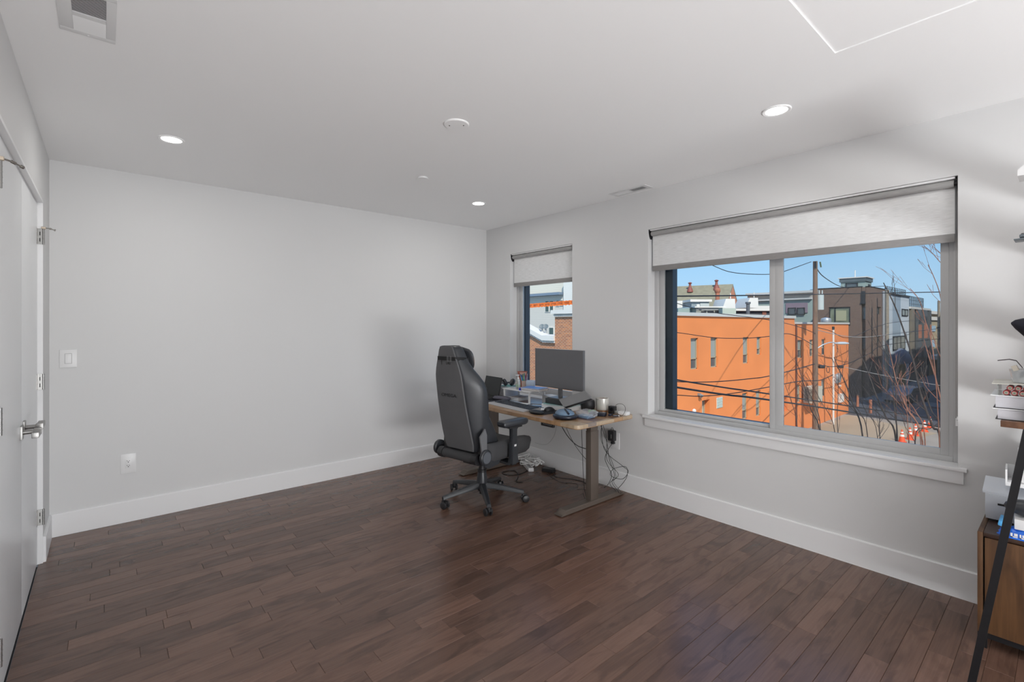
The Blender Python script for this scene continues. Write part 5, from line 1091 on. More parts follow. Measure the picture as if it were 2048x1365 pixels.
# ---- lilac house left of the brown one
lx = 62.0; a = rectX((1560, 587), (1625, 640), lx); lt = thing('lilac_house', 'lilac and sage panelled house behind the utility pole', 'building', (lx+3, (a[0]+a[1])/2, GZ))
zl = onX(1590, 587, lx).z
MB().box((lx, a[0], GZ), (lx+8, a[1]+4, onX(1590, 600, lx).z)).build('sage_wall', M_sage, lt, True, smooth=0)
q = rectX((1572, 607), (1615.5, 626), lx); MB().box((lx-.1, q[0], q[2]), (lx, q[1], q[3])).build('lilac_panel', mat('lilac', (.27, .20, .24), .7), lt, True, smooth=0)
MB().box((lx-.3, a[0], onX(1590, 600, lx).z), (lx+8, a[1]+4, onX(1590, 597, lx).z)).box((lx-.2, a[0], zl), (lx+8, a[1]+4, zl+.25)).build('cornice', M_stone, lt, True, smooth=0)
MB().box((lx+.4, a[0], onX(1590, 597, lx).z), (lx+7.8, a[1]+4, zl)).build('parapet', mat('warm_grey', (.40, .36, .32), .8), lt, True, smooth=0)
for c in (1585, 1603): q = rectX((c-8, 616), (c+7.5, 630), lx); winX(lt, q[0], q[1], q[2], q[3], lx-.2, (), M_win, .05)
# ---- row houses beyond, all on the line y = 12.3
r1 = thing('white_row_house', 'white and pale blue panelled row house with a rooftop railing', 'building', (66, 15, GZ))
ww = lambda p0, p1: rectY(p0, p1, BY)
xa, xb, xc, xd_ = onY(1770.5, 600, BY).x, onY(1785, 600, BY).x, onY(1802, 600, BY).x, onY(1818, 600, BY).x
z1_ = onY(1775, 587.5, BY).z
zlow = onY(1795, 722, BY).z
MB().box((xa, BY, GZ), (xb, 15, z1_)).box((xc, BY, GZ), (xd_, 15, z1_)).build('white_wall', M_roww, r1, True, smooth=0)
MB().box((xb, BY+.02, GZ), (xc, 15, z1_-.02)).build('blue_bay', M_rowb, r1, True, smooth=0)
MB().box((xa, BY-.15, z1_), (xd_, 15, z1_+.1)).build('roof_edge', M_frk, r1, True, smooth=0)
def railing(par, x0, x1, y, z, h, n):
    mb = MB()
    for i in range(n+1): x = x0+(x1-x0)*i/n; mb.box((x-.03, y-.03, z), (x+.03, y+.03, z+h))
    for q in (h, h*.66, h*.33): mb.box((x0, y-.025, z+q-.03), (x1, y+.025, z+q))
    for i in range(6): mb.box((x0-.03, y+i*1.2, z), (x0+.03, y+i*1.2+.05, z+h))
    mb.box((x0-.03, y, z+h-.05), (x0+.03, y+7, z+h)); mb.build('railing', M_frk, par, True, smooth=0)
railing(r1, xb-1.5, xd_-.2, BY+.3, z1_+.1, .75, 12)
def shwin(par, p0, p1, m, split=.5, n='window'):
    q = ww(p0, p1); mb = MB(); w = .1; y = BY
    mb.box((q[0], y-.08, q[2]), (q[0]+w, y, q[3])).box((q[1]-w, y-.08, q[2]), (q[1], y, q[3])).box((q[0], y-.08, q[2]), (q[1], y, q[2]+w)).box((q[0], y-.08, q[3]-w), (q[1], y, q[3]))
    for s in (split if isinstance(split, tuple) else (split,)): mb.box((q[0]+(q[1]-q[0])*s-.06, y-.08, q[2]), (q[0]+(q[1]-q[0])*s+.06, y, q[3]))
    f = mb.build(n, M_frk, par, True, smooth=0); MB().box((q[0]+w, y-.04, q[2]+w), (q[1]-w, y-.02, q[3]-w)).build('pane', m, f, True, smooth=0)
shwin(r1, (1803, 618), (1815, 633), M_winb, .5); shwin(r1, (1785.5, 673), (1809, 698), mat('curtain_glass', (.26, .25, .21), .3, var=.5, vscale=2), (.3, .62))
q = ww((1785.5, 698), (1810.5, 723)); c = (q[0]+q[1])/2; rr = (q[1]-q[0])/2
rings = [[(c+rr*math.cos(a)*k, BY-.9*(1-k)**.5*1.3-.01, q[2]+(q[3]-q[2])*math.sin(a)**.7*k) for a in [math.pi*i/12 for i in range(13)]] for k in (1, .9, .7, .4, .1)]
mb = MB(); mb.loft(rings, closed=False, caps=False); aw = mb.build('awning', mat('awning_slate', (.12, .14, .20), .7), r1, True, smooth=1)
r2 = thing('dark_row_house', 'charcoal row house with orange bay panels and roof railing', 'building', (80, 15, GZ))
xe2 = onY(1858, 620, BY).x; z2_ = onY(1840, 620, BY).z
MB().box((xd_+.02, BY, GZ), (xe2, 20, z2_)).build('wall', M_rowd, r2, True, smooth=0); MB().box((xd_, BY-.2, z2_), (xe2, 20, z2_+.25)).build('roof_edge', M_stone, r2, True, smooth=0)
railing(r2, xd_+.5, xe2-.5, BY+.5, z2_+.25, 1.4, 18)
for (p, q_) in ((1819, 1824), (1831.5, 1838), (1843, 1850), (1855, 1858)):
    a, b = onY(p, 700, BY).x, onY(q_, 700, BY).x; z0, z3 = onY(p, 715, BY).z, z2_
    MB().box((a, BY-.25, z0), (b, BY+.01, z3)).build('bay', mat('bay_tan', (.20, .17, .13), .8) if p < 1825 else mat('bay_grey', (.10, .11, .12), .6), r2, True, smooth=0)
    if p > 1825:
        MB().box((a, BY-.27, onY(p, 677, BY).z), (b, BY-.251, onY(p, 650, BY).z)).build('orange_panel', mat('salmon', (.42, .16, .09), .7), r2, True, smooth=0)
        MB().box((a+.3, BY-.28, onY(p, 647, BY).z), (b-.3, BY-.251, onY(p, 633, BY).z)).build('window', M_frk, r2, True, smooth=0)
r3 = thing('cream_building', 'cream stucco building at the far end of the street', 'building', (108, 14, GZ))
xf = onY(1893, 650, BY+.3).x; z3_ = onY(1870, 629, BY).z
MB().box((xe2+.05, BY+.2, GZ), (xf+14, 22, z3_)).build('wall', M_cream, r3, True, smooth=0)
MB().box((xe2, BY, onY(1870, 641, BY).z), (xf+14, BY+.2, onY(1870, 634, BY).z)).box((xe2, BY-.2, z3_), (xf+14, 22, z3_+.4)).build('cornice', M_wht, r3, True, smooth=0)
for p0, p1 in (((1864, 652), (1873, 663)), ((1863, 681), (1872, 694)), ((1880, 655), (1887, 664))):
    q = ww(p0, p1); MB().box((q[0], BY+.1, q[2]), (q[1], BY+.199, q[3])).build('window', M_win, r3, True, smooth=0)
q = ww((1862, 703), (1892, 712)); MB().box((q[0], BY-1.5, q[2]), (q[1], BY+.2, q[2]+.5)).build('porch_roof', M_wht, r3, True, smooth=0)
for x in (q[0]+.3, q[0]+4, q[0]+9): MB().box((x, BY-1.4, GZ), (x+.6, BY-1, q[2])).build('porch_column', M_wht, r3, True, smooth=0)
t = thing('metal_flue', 'grey metal flue between the brown and white houses', 'flue', (onY(1767, 600, BY-.6).x, BY-.6, GZ)); zt = onY(1767, 583, BY-.6).z-GZ; MB().cyl((0, 0, 0), (0, 0, zt), .13, n=12).build('flue', M_galv, t)
t = thing('utility_pole', 'thin pale wooden pole between the brown and white houses', 'pole', (onY(1774, 600, BY-1.4).x, BY-1.4, GZ)); zt = onY(1774, 580, BY-1.4).z-GZ; MB().cyl((0, 0, 0), (0, 0, zt), .17, .14, n=12).build('shaft', mat('pole_pale', (.30, .25, .19), .85, var=.2), t)
t = thing('utility_pole', 'thin distant wooden pole near the right window edge', 'pole', (*atK(1877.5, 700, 50)[:2], GZ)); zt = atK(1877.5, 602, 50).z-GZ; MB().cyl((0, 0, 0), (0, 0, zt), .13, .11, n=12).build('shaft', mat('pole_pale', (.30, .25, .19), .85, var=.2), t); MB().box((-.9, -.05, zt-2.9), (.9, .05, zt-2.75)).build('crossarm', M_wood, t)
# doorway glow-free timber and bright shopfront pieces at street level
t = thing('street_door', 'tan door at street level beside the white row house', 'door', (onY(1807, 760, BY-.25).x, BY-.25, GZ+.14)); MB().box((-1.1, 0, 0), (1.1, .1, 2.6)).build('leaf', mat('tan_door', (.50, .32, .12), .6), t, smooth=0); MB().box((1.1, -.02, 0), (1.25, .12, 2.7)).build('door_frame', M_wht, t, smooth=0)
# SUV, bollards, cones
cp = onZ(1812, 806, GZ); car = thing('car', 'silver car parked in the shaded street', 'car', (cp.x, cp.y, GZ), math.radians(-12))
M_car = mat('car_silver', (.22, .23, .26), .3, .5)
pr = [(-2.2, .35), (-2.15, .85), (-1.3, 1.0), (-.75, 1.45), (.9, 1.5), (1.7, 1.05), (2.15, .95), (2.2, .35)]
MB().loft([[(x, y, z*(1 if abs(y) < .8 or z < 1 else .97)) for x, z in pr] for y in (-.85, -.8, .8, .85)]).build('body', M_car, car, smooth=.4)
MB().loft([[(x, y, z) for x, z in ((-1.15, 1.02), (-.7, 1.38), (.85, 1.42), (1.5, 1.06))] for y in (-.86, .86)]).build('side_windows', M_win, car, smooth=0)
for x in (-1.35, 1.35):
    for y in (-.82, .82): MB().lathe([(0, -.1), (.33, -.1), (.34, 0), (.33, .1), (0, .1)], 20, T(x, y, .33) @ RX(math.pi/2)).build('wheel', M_plast_k, car)
for i, (px, py, h, lb_) in enumerate(((1715, 816, .95, 'farther'), (1741, 829, 1.05, 'nearer'))):
    p = onZ(px, py-2, GZ); t = thing('bollard', '%s faded orange bollard at the street edge' % lb_, 'bollard', (p.x, p.y, GZ), 0, 'orange bollards'); MB().cyl((0, 0, 0), (0, 0, h), .10, n=12).build('post', mat('faded_orange', (.48, .17, .09), .7), t)
cone = None
for i, (px, py, w) in enumerate(((1804, 885, 'nearest'), (1820, 880, 'second nearest'), (1831, 872, 'middle'), (1849, 864, 'second farthest'), (1860.5, 856, 'farthest'))):
    p = onZ(px, py, GZ+.02); lbl = '%s orange traffic cone of the row on the lot' % w
    if cone is None:
        cone = thing('traffic_cone', lbl, 'traffic cone', (p.x, p.y, GZ+.02), 0, 'traffic cones on the lot'); M_co = mat('cone_orange', (.85, .10, .02), .5)
        MB().box((-.2, -.2, 0), (.2, .2, .03)).build('foot', M_co, cone, smooth=0); MB().cyl((0, 0, .03), (0, 0, .74), .17, .03, n=16).build('body', M_co, cone)
        for a, b in ((.34, .46), (.54, .62)): MB().cyl((0, 0, a), (0, 0, b), .172-.2*(a-.03)+.006, .172-.2*(b-.03)+.006, n=16).build('reflective_band', M_wht, cone)
    else: dup(cone, (p.x, p.y, GZ+.02), i*.6, lbl)
# ---- church-like roof, turrets, white roof structures beyond the orange parapet
CHX = 60.0
def rx(p): v = atK(p[0], p[1], 62.0); return v
ct = thing('gabled_church', 'brick building with tan gabled roof and orange gable end', 'building', (*atK(1430, 640, 62)[:2], GZ))
g0, g1 = atK(1300, 575.5, 66), atK(1466, 568.5, 62)       # ridge
e0, e1 = atK(1290, 625, 62), atK(1450, 620, 58)            # near eave
b0, b1 = g0+(g0-e0), g1+(g1-e1); b0.z, b1.z = e0.z, e1.z
mb = MB(); mb.add([e0, e1, g1, g0, b1, b0], [(0, 1, 2, 3), (3, 2, 4, 5)]); o = mb.build('roof', M_roof, ct, True, smooth=0); so = o.modifiers.new('thick', 'SOLIDIFY'); so.thickness = .25
zz = Vector((0, 0, -14)); MB().add([e1, b1, g1, e1+zz, b1+zz, e0, b0, g0, e0+zz, b0+zz], [(0, 1, 2), (0, 3, 4, 1), (5, 7, 6), (5, 6, 9, 8), (0, 5, 8, 3), (1, 4, 9, 6)], T(0, 0, -.15)).build('brick_walls', brick('orange_brick', (.80, .26, .12), (.70, .22, .10), (.6, .36, .25)), ct, True, smooth=0)
for px, pyb, pyt, k, lb_ in ((1380, 581, 565, 63, 'left copper roof vent on the tan gabled roof'), (1433, 577, 560, 62, 'right copper roof vent behind the brick chimney')):
    p = atK(px, pyb, k); h = (pyb-pyt)/F*k; s = h/1.1
    t = thing('roof_turret', lb_, 'roof vent', (p.x, p.y, p.z), YAW*-1, 'copper vents on the tan roof')
    MB().lathe([(0, -.3*s), (.42*s, -.25*s), (.34*s, .1*s), (.17*s, .5*s), (.15*s, .88*s), (.24*s, .92*s), (.26*s, 1.02*s), (.12*s, 1.1*s), (0, 1.12*s)], 14).build('turret', mat('copper_red', (.28, .08, .055), .6), t, smooth=.7)
p = atK(1435, 640, 56); t = thing('brick_chimney', 'tall round orange brick chimney in front of the tan roof', 'chimney', (p.x, p.y, GZ)); h = atK(1435, 577, 56).z-GZ
MB().cyl((0, 0, 0), (0, 0, h-.5), .24, n=14).lathe([(0, h-.55), (.25, h-.55), (.33, h-.4), (.33, h-.1), (.26, h), (0, h)], 14).build('stack', mat('chimney_brick', (.45, .17, .10), .85, var=.2, vscale=3), t, smooth=.7)
def block(name, label, px0, px1, pyt, pyb, k, m, parts=(), depth=4, roof=None):
    a = atK(px0, pyb, k); b = atK(px1, pyt, k); rz = math.atan2(b.y-a.y, b.x-a.x); wd = math.hypot(b.x-a.x, b.y-a.y); h = b.z-a.z
    t = thing(name, label, 'building', (a.x, a.y, a.z), rz); MB().box((0, 0, GZ-a.z), (wd, depth, h)).build('walls', m, t, smooth=0)
    if roof: MB().box((-.2, -.25, h), (wd+.2, depth+.2, h+roof[0])).build('roof_slab', roof[1], t, smooth=0)
    s = wd/(px1-px0)
    for (u0, u1, v0, v1, mm, nm) in parts: MB().box(((u0-px0)*s, -.06, (pyb-v1)*s), ((u1-px0)*s, .001, (pyb-v0)*s)).build(nm, mm, t, smooth=0)
    return t
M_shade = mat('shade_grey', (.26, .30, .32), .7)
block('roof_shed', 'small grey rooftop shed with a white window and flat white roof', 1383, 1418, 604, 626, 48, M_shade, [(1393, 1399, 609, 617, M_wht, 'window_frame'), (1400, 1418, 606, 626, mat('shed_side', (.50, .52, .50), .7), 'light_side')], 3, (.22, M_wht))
block('roof_block', 'plain white rooftop block at the left edge of the large window', 1330, 1369, 602, 630, 50, M_wht, [], 3)
block('sage_roof_house', 'pale sage wall between white rooftop structures', 1356, 1392, 617, 633, 44, M_sage, [], 2)
block('terrace_house', 'house top with dark terrace openings behind the orange parapet', 1392, 1445, 616, 640, 43, mat('terrace', (.30, .31, .27), .8), [(1402, 1412, 623, 632, M_frk, 'opening'), (1415, 1427, 622, 633, M_frk, 'opening'), (1430, 1444, 621.5, 633, M_frk, 'opening'), (1392, 1445, 617, 620.5, M_wht, 'parapet')], 4, (.12, M_wht))
block('green_panel_house', 'pale green panelled wall below the left white dormer', 1445, 1472, 617, 640, 42, mat('mint', (.48, .54, .46), .7), [], .8)
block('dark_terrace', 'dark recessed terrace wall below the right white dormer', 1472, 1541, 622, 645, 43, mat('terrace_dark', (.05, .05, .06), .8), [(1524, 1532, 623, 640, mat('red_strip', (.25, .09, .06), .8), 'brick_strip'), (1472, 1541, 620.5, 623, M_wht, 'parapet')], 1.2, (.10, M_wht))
for px0, px1, px2, px3, pt_, pb_, k, lb_ in ((1445, 1452, 1470, 1471, 598, 617, 46, 'left white sloping rooftop dormer'), (1491, 1500, 1516, 1517, 596, 616, 46, 'right white sloping rooftop dormer')):
    v = [atK(px0, pb_, k), atK(px3, pb_, k), atK(px2, pt_, k), atK(px1, pt_, k)]; dp = Vector((math.sin(YAW), math.cos(YAW), 0))*2.5
    t = thing('white_dormer', lb_, 'dormer', (v[0].x, v[0].y, v[0].z), 0, 'white dormers on the far roofs'); mb = MB(); mb.add(v+[q+dp for q in v], [(0, 1, 2, 3), (4, 7, 6, 5), (0, 4, 5, 1), (1, 5, 6, 2), (2, 6, 7, 3), (3, 7, 4, 0)]); mb.build('cladding', M_wht, t, True, smooth=0)
    a = atK((px1+px2)/2, pt_, k); MB().cyl((a.x, a.y, a.z), (a.x, a.y, a.z+.55), .04, n=6).build('mast', M_wht, t, True)
block('white_parapet', 'long white rooftop parapet left of the window mullion', 1471, 1560, 612, 622, 50, M_wht, [], 3)
# ---- through the small window: grey siding house, brick building, tower, dishes
def frame_at(px, k, az, zb=GZ):   # local x = to the right along the wall, local y = away from the viewer
    p = atK(px, 650, k); return (p.x, p.y, zb), math.atan2(-math.cos(az), -math.sin(az))
loc, rz = frame_at(1080, 34, 0); gh = thing('siding_house', 'pale grey clapboard house seen through the small window', 'building', loc, rz)
def loc_xz(th, px, py):      # pixel -> local (x, z) on the wall plane y=0 of a thing
    M = pmat(th).inverted(); o = M @ Vector((0, 0, CH)); r = ray(px); d = (M.to_3x3() @ Vector((r[0], r[1], -(py-HY)/F))); s = -o.y/d.y; q = o+d*s; return q.x, q.z
def lbox(mb, th, p0, p1, y0, y1):
    a, b = loc_xz(th, *p0), loc_xz(th, *p1); return mb.box((a[0], y0, a[1]), (b[0], y1, b[1]))
a = loc_xz(gh, 1040, 600); b = loc_xz(gh, 1158, 600)
MB().box((a[0]-2, 0, 0), (b[0], 6, loc_xz(gh, 1100, 592)[1])).build('wall', M_side, gh, smooth=0)
MB().box((a[0]-2, -.5, loc_xz(gh, 1100, 592)[1]), (loc_xz(gh, 1128, 590)[0], .3, loc_xz(gh, 1100, 587)[1])).build('eave', mat('eave_blue', (.20, .26, .33), .7), gh, smooth=0)
MB().box((a[0]-2, .6, loc_xz(gh, 1100, 592)[1]), (loc_xz(gh, 1132, 580)[0], 5, loc_xz(gh, 1100, 545)[1])).build('upper_wall', lined('cream_siding', (.80, .73, .60), .13, .75), gh, smooth=0)
MB().box((loc_xz(gh, 1133, 580)[0], -.3, 0), (b[0], 6, loc_xz(gh, 1133, 540)[1])).build('white_wing', lined('white_siding', (.88, .84, .76), .13, .85), gh, smooth=0)
mb = MB(); x_ = loc_xz(gh, 1129.5, 600)[0]; mb.box((x_, -.1, 0), (x_+.12, -.0, loc_xz(gh, 1129, 588)[1])); mb.build('downspout', M_wht, gh, smooth=0)
for p0, p1 in (((1092, 603), (1098, 623.5)), ((1101, 602.5), (1107, 623.5)), ((1113.5, 602), (1118, 612)), ((1121, 601.5), (1126, 611)), ((1099.5, 656), (1107.5, 681))):
    mb = MB(); lbox(mb, gh, (p0[0]-1, p0[1]-1), (p1[0]+1, p1[1]+1), -.05, .0); f = mb.build('window', M_wht, gh, smooth=0); mb = MB(); lbox(mb, gh, p0, p1, -.06, -.049); mb.build('pane', mat('green_glass', (.06, .10, .09), .2), f, smooth=0)
loc, rz = frame_at(1085, 26, 0); bb_ = thing('brick_building', 'orange-red brick building with stepped white cornice outside the small window', 'building', loc, rz)
zA, zB, zC = loc_xz(bb_, 1112, 682)[1], loc_xz(bb_, 1090, 681)[1], loc_xz(bb_, 1059, 664)[1]
x0, x1, x2, x3 = loc_xz(bb_, 1035, 700)[0], loc_xz(bb_, 1059, 700)[0], loc_xz(bb_, 1089, 700)[0], loc_xz(bb_, 1113, 700)[0]
sl_ = (zC-zB)/(x1-x2); z0_ = zB+sl_*(x0-x2)
MB().loft([[(x0, y, 0), (x3, y, 0), (x3, y, zA), (x2, y, zB), (x0, y, z0_)] for y in (0, .5)]).build('wall', M_red, bb_, smooth=0)
mb = MB()
for (xa_, za_, xb_, zb_) in ((x0, z0_, x2, zB), (x2, zB, x3, zA)):
    mb.loft([[(x, -.22, z), (x, .3, z), (x, .3, z+.32), (x, -.22, z+.26)] for x, z in ((xa_, za_), (xb_, zb_))]); 
mb.build('cornice', M_wht, bb_, smooth=0)
mb = MB(); N_ = 26
for i in range(N_):
    x = x0+(x3-x0)*(i+.5)/N_; z = (zB+sl_*(x-x2)) if x < x2 else zB; mb.box((x-.04, -.14, z-.12), (x+.04, -.001, z+.0))
mb.build('dentils', M_wht, bb_, smooth=0)
x4 = loc_xz(bb_, 1160, 700)[0]; zT = loc_xz(bb_, 1130, 628)[1]
MB().box((x3, -.12, 0), (x4, 3, zT)).build('tower', M_red, bb_, smooth=0); MB().box((x3-.15, -.3, zT), (x4+.1, 3.2, zT+.20)).build('tower_cornice', M_wht, bb_, smooth=0)
mb = MB()
for i in range(22): x = x3+(x4-x3)*(i+.5)/22; mb.box((x-.05, -.22, zT-.16), (x+.05, -.121, zT))
mb.build('dentils', M_wht, bb_, smooth=0)
for px, lb_ in ((1077.5, 'left grey satellite dish on the brick building roof'), (1085, 'right grey satellite dish on the brick building roof')):
    x, z = loc_xz(bb_, px, 660); p = pmat(bb_) @ Vector((x, .25, z)); t = thing('satellite_dish', lb_, 'satellite dish', (p.x, p.y, p.z), rz+.5, 'satellite dishes on the brick roof')
    MB().lathe([(0, 0), (.06, .005), (.12, .02), (.16, .05), (.15, .055), (.1, .03), (0, .012)], 18, T(0, 0, .15) @ RX(math.radians(60))).build('dish', mat('dish_grey', (.16, .19, .20), .5), t, smooth=.8)
    MB().cyl((0, 0, -.6), (0, .05, .12), .03, n=8).tube([(0, 0, .0), (0, -.25, .05), (0, -.30, .2)], .018, 6).build('mount', M_galv, t)
MB_ = MB()
A, B = atK(1056, 612, 14), atK(1165, 603, 12.2); pts = []; rows = []
for i in range(61):
    u = i/60; p = A.lerp(B, u); s_ = .052+.006*math.sin(i*1.9); rows.append([p+Vector((0, 0, s_)), p+Vector((.006*math.sin(i), 0, -s_-.02*abs(math.sin(i*2.3))))])
tp_ = thing('safety_tape', 'bright orange safety tape stretched outside the small window', 'tape', A); mb = MB(); n_ = Vector((.004, .004, 0))
mb.loft([[r[0], r[1], r[1]+n_, r[0]+n_] for r in rows]); mb.build('tape', mat('tape_orange', (.95, .18, .01), .5), tp_, True, smooth=0)
mb = MB()
for i in range(2, 58):
    if i % 7 < 5: a, b = A.lerp(B, i/60), A.lerp(B, (i+.55)/60); mb.loft([[q+Vector((-.003, -.003, -.03)), q+Vector((-.003, -.003, .024)), q+Vector((-.001, -.001, .024)), q+Vector((-.001, -.001, -.03))] for q in (a, b)])
mb.build('printed_marks', mat('tape_print', (.30, .05, .01), .6), tp_, True, smooth=0)
# the block of row houses on the near side of the street (out of view, it shades the street)
st('street_block', MB().box((43.6, -10, GZ), (120, 4.5, GZ+13)), mat('block_brick', (.22, .13, .09), .9))
# ---- wires
def wire(label, pts, r=.012, name='overhead_wire', m=None):
    pts = [(a, b, k*(.58 if a < 1545 and k < 28 else .8 if k < 29 and a < 1640 else 1)) for a, b, k in pts]; P3 = [atK(*p) for p in pts]; p = smooth_path(P3, 8); rs = [r*min(1, max(.5, (q.x*math.sin(YAW)+q.y*math.cos(YAW))/26)) for q in p]; o = MB().tube(p, rs, 5).build(name, m or M_wire, smooth=1); tag(o, label, 'wire', 'overhead wires across the street view'); return o
wire('thin wire sagging in the sky left of the wooden pole top', [(1380, 510, 20), (1427, 532, 22), (1470, 546, 24), (1540, 549, 27), (1569, 543, 28), (1622, 524, 30.2)], .02)
wire('straight grey cable crossing the whole large window above the rooftops', [(1290, 593, 14), (1450, 592, 15), (1650, 589, 16), (1800, 586, 17), (1960, 583, 18)], .026)
wire('thin wire running down across the orange parapet', [(1300, 585, 20), (1357, 608, 20), (1430, 626, 22), (1541, 641, 24), (1600, 655, 28), (1632, 668, 30)], .018)
wire('dark wire looping above the upper slot windows', [(1300, 660, 22), (1357, 666, 22), (1430, 676, 23), (1490, 677, 24), (1541, 673, 25), (1575, 668, 26), (1600, 676, 27), (1625, 690, 30)], .020)
wire('bundled dark cable curving up towards the wooden pole', [(1300, 757, 22), (1357, 764, 22), (1430, 764, 23), (1500, 758, 24), (1541, 752, 25), (1600, 737, 27), (1630, 728, 30)], .026)
wire('upper of two thick cables slanting down to the right', [(1300, 748, 16), (1357, 761, 17), (1450, 776, 18), (1541, 789, 19), (1700, 813, 21), (1960, 852, 24)], .034)
wire('lower of two thick cables slanting down to the right', [(1300, 766, 15), (1357, 776, 16), (1450, 790, 17), (1541, 801, 18), (1700, 825, 20), (1960, 868, 24)], .042)
wire('low dark cable passing the flood light on the orange wall', [(1300, 789, 23), (1357, 791, 23), (1400, 793, 23), (1460, 788, 24), (1541, 774, 25), (1600, 763, 27), (1640, 761, 29), (1666, 750, 31)], .024)
wire('pole-top wire with a small clamp running down to the right', [(1632, 534, 30.2), (1645, 552, 32), (1675, 571, 40), (1698, 577, 46.5)], .028)
wire('dark cable crossing in front of the brown brick building', [(1632, 728, 30.2), (1665, 734, 31), (1700, 726, 32), (1740, 707, 34), (1775, 690, 36), (1900, 676, 44)], .022)
wire('pale cable across the middle of the brown building', [(1632, 660, 30.2), (1665, 668, 31), (1700, 674, 33), (1740, 674, 35), (1790, 668, 40), (1900, 655, 50)], .022, m=mat('wire_pale', (.35, .33, .31), .6))
wire('second dark cable from the pole to the white row house', [(1632, 655, 30.2), (1660, 662, 31), (1697, 676, 33), (1750, 655, 38), (1790, 645, 44), (1850, 640, 55)], .02)
wire('pale wire slanting over the shaded street', [(1690, 735, 30), (1760, 750, 30), (1830, 763, 30), (1930, 780, 30)], .014, m=mat('wire_pale', (.35, .33, .31), .6))
t = thing('cable_box', 'left dark splice box hanging on the cable by the pole', 'splice box', atK(1643, 734, 30), -YAW, 'splice boxes on the cable'); MB().cyl((-.16, 0, 0), (.16, 0, 0), .11, n=10).build('case', M_blk, t)
t = thing('cable_box', 'right dark splice box hanging right of the white pipe', 'splice box', atK(1681, 734, 30.5), -YAW, 'splice boxes on the cable'); MB().cyl((-.14, 0, 0), (.14, 0, 0), .10, n=10).build('case', M_blk, t)
t = thing('cable_coil', 'coil of spare cable hanging between pole and white pipe', 'cable coil', atK(1656, 746, 30.2), -YAW); MB().tube([(.10*math.cos(a), 0, .19+.19*math.sin(a)) for a in [2*math.pi*i/20 for i in range(20)]], .018, 6, closed=True).build('coil', M_blk, t, smooth=1)
# ---- bare shrubs between the lot and our wall
M_bark = mat('dark_bark', (.055, .035, .028), .8, var=.3, vscale=12); M_tw = mat('red_twig', (.34, .13, .075), .7, var=.25, vscale=8)
def shrub(label, stems, base, k, m, seed, tw=9, name='bare_tree'):
    rg = random.Random(seed); B0 = atK(base, 1000, k); B0.z = GZ; t = thing(name, label, 'tree', B0, 0, 'bare winter trees outside the window'); tr = MB(); br = MB()
    for st_ in stems:
        st_ = (st_[0]*.36,)+st_[1:]
        pts = [atK(px, py, k+dk) for px, py, dk in st_[1:]]; r0 = st_[0]
        P3 = smooth_path([B0, B0.lerp(pts[0], .6)+Vector((0, 0, .3))]+pts, 5); n = len(P3); rs = [r0*(1-.8*i/(n-1))+.0025 for i in range(n)]; tr.tube(P3, rs, 6)
        for q in range(tw):
            i = rg.randrange(int(n*.42), n-1); d = (P3[i+1]-P3[i]).normalized(); s = rg.choice((-1, 1)); side = Vector((math.cos(YAW), -math.sin(YAW), 0))*s*rg.uniform(.35, .8)+Vector((rg.uniform(-.3, .3), rg.uniform(-.3, .3), 0))
            L_ = rg.uniform(.2, .6); e = (d+side).normalized(); p1 = P3[i]+e*L_*.5; p2 = p1+(e+d*.5+Vector((0, 0, .25))).normalized()*L_*.5; rr = rs[i]*.55
            br.tube([P3[i], p1, p2], [rr, rr*.7, .002], 5)
            for w in range(2):
                a = P3[i].lerp(p2, rg.uniform(.35, .8)); b = a+(e+Vector((rg.uniform(-.7, .7), rg.uniform(-.7, .7), rg.uniform(.1, .8)))).normalized()*L_*.35; br.tube([a, b], [rr*.5, .0018], 4)
    tr.build('trunk', m, t, True, smooth=1); br.build('twigs', m, t, True, smooth=1)
shrub('dark bare tree at the left of the right-hand pane', [(.030, (1640, 868, 0), (1622, 820, .1), (1608, 770, .2), (1590, 715, .3)), (.022, (1641, 862, 0), (1632, 815, .3), (1620, 790, .3), (1598, 735, .4)), (.018, (1594, 850, 0), (1583, 805, .2), (1570, 770, .3)), (.018, (1670, 868, 0), (1640, 800, .2), (1612, 745, .4))], 1650, 9.0, M_bark, 1, 8)
shrub('dark slanting bare tree in front of the orange corner', [(.040, (1725, 872, 0), (1706, 810, .1), (1692, 770, .2), (1676, 735, .3), (1668, 715, .3)), (.022, (1735, 872, 0), (1716, 820, .2), (1690, 790, .3), (1668, 760, .4)), (.018, (1676, 866, 0), (1676, 800, .1), (1677, 745, .2)), (.016, (1755, 875, 0), (1730, 820, .2), (1705, 770, .3))], 1740, 8.4, M_bark, 2, 9)
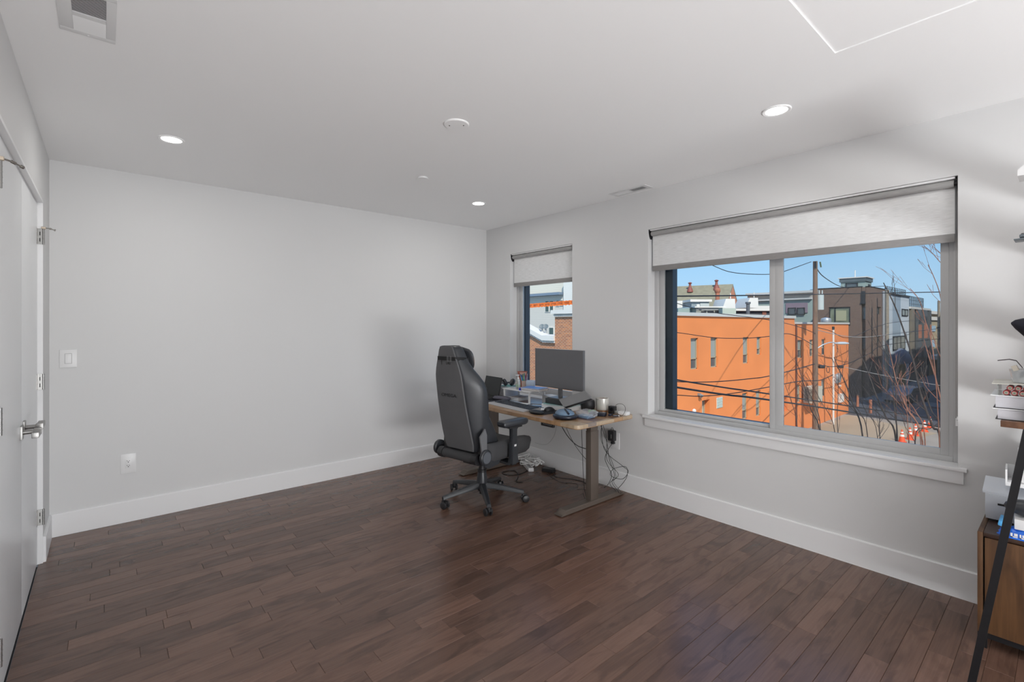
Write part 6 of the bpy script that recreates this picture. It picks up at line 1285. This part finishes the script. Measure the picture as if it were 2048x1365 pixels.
shrub('bare tree with two upright dark stems over the lot', [(.042, (1792, 882, 0), (1772, 835, .1), (1752, 790, .2), (1738, 750, .3), (1722, 710, .4)), (.036, (1795, 882, 0), (1790, 830, .1), (1786, 780, .1), (1780, 745, .2)), (.018, (1760, 878, 0), (1758, 830, .1), (1740, 800, .2)), (.014, (1790, 760, 0), (1768, 700, .2), (1745, 660, .3), (1735, 640, .3))], 1800, 7.8, M_bark, 3, 9)
shrub('reddish bare tree reaching up past the brown building', [(.030, (1845, 885, 0), (1815, 820, .1), (1795, 770, .2), (1783, 720, .3), (1776, 690, .3)), (.022, (1850, 880, 0), (1832, 825, .2), (1806, 790, .2), (1780, 755, .3), (1770, 740, .3)), (.016, (1830, 880, 0), (1822, 840, .1), (1818, 800, .1)), (.016, (1840, 870, 0), (1800, 810, .2), (1770, 780, .3), (1762, 770, .3)), (.013, (1812, 800, 0), (1802, 762, .2), (1816, 742, .2))], 1850, 7.2, M_tw, 4, 5)
shrub('thick dark bare tree leaning across the right edge', [(.050, (1882, 890, 0), (1866, 855, .1), (1850, 815, .2), (1838, 775, .3), (1826, 720, .4), (1800, 640, .5), (1784, 600, .5), (1767, 566, .6)), (.024, (1886, 880, 0), (1862, 820, .2), (1848, 770, .3), (1842, 735, .4)), (.02, (1830, 885, 0), (1860, 858, .1), (1885, 842, .1))], 1900, 6.6, M_bark, 5, 5)
shrub('tall reddish bare tree hugging the right frame of the window', [(.030, (1900, 880, 0), (1886, 820, .1), (1872, 760, .2), (1858, 715, .3), (1848, 680, .4)), (.020, (1905, 860, 0), (1893, 790, .1), (1884, 720, .2), (1886, 640, .2), (1880, 590, .2), (1868, 555, .3), (1856, 530, .3)), (.020, (1912, 840, 0), (1898, 760, .2), (1875, 700, .2), (1862, 660, .3)), (.016, (1908, 800, 0), (1903, 700, .2), (1896, 560, .2), (1872, 515, .3), (1848, 492, .3)), (.012, (1910, 640, 0), (1900, 540, .2), (1885, 512, .2), (1868, 495, .2)), (.014, (1870, 740, 0), (1850, 640, .3), (1838, 600, .3), (1820, 577, .4))], 1915, 6.0, M_tw, 6, 4)
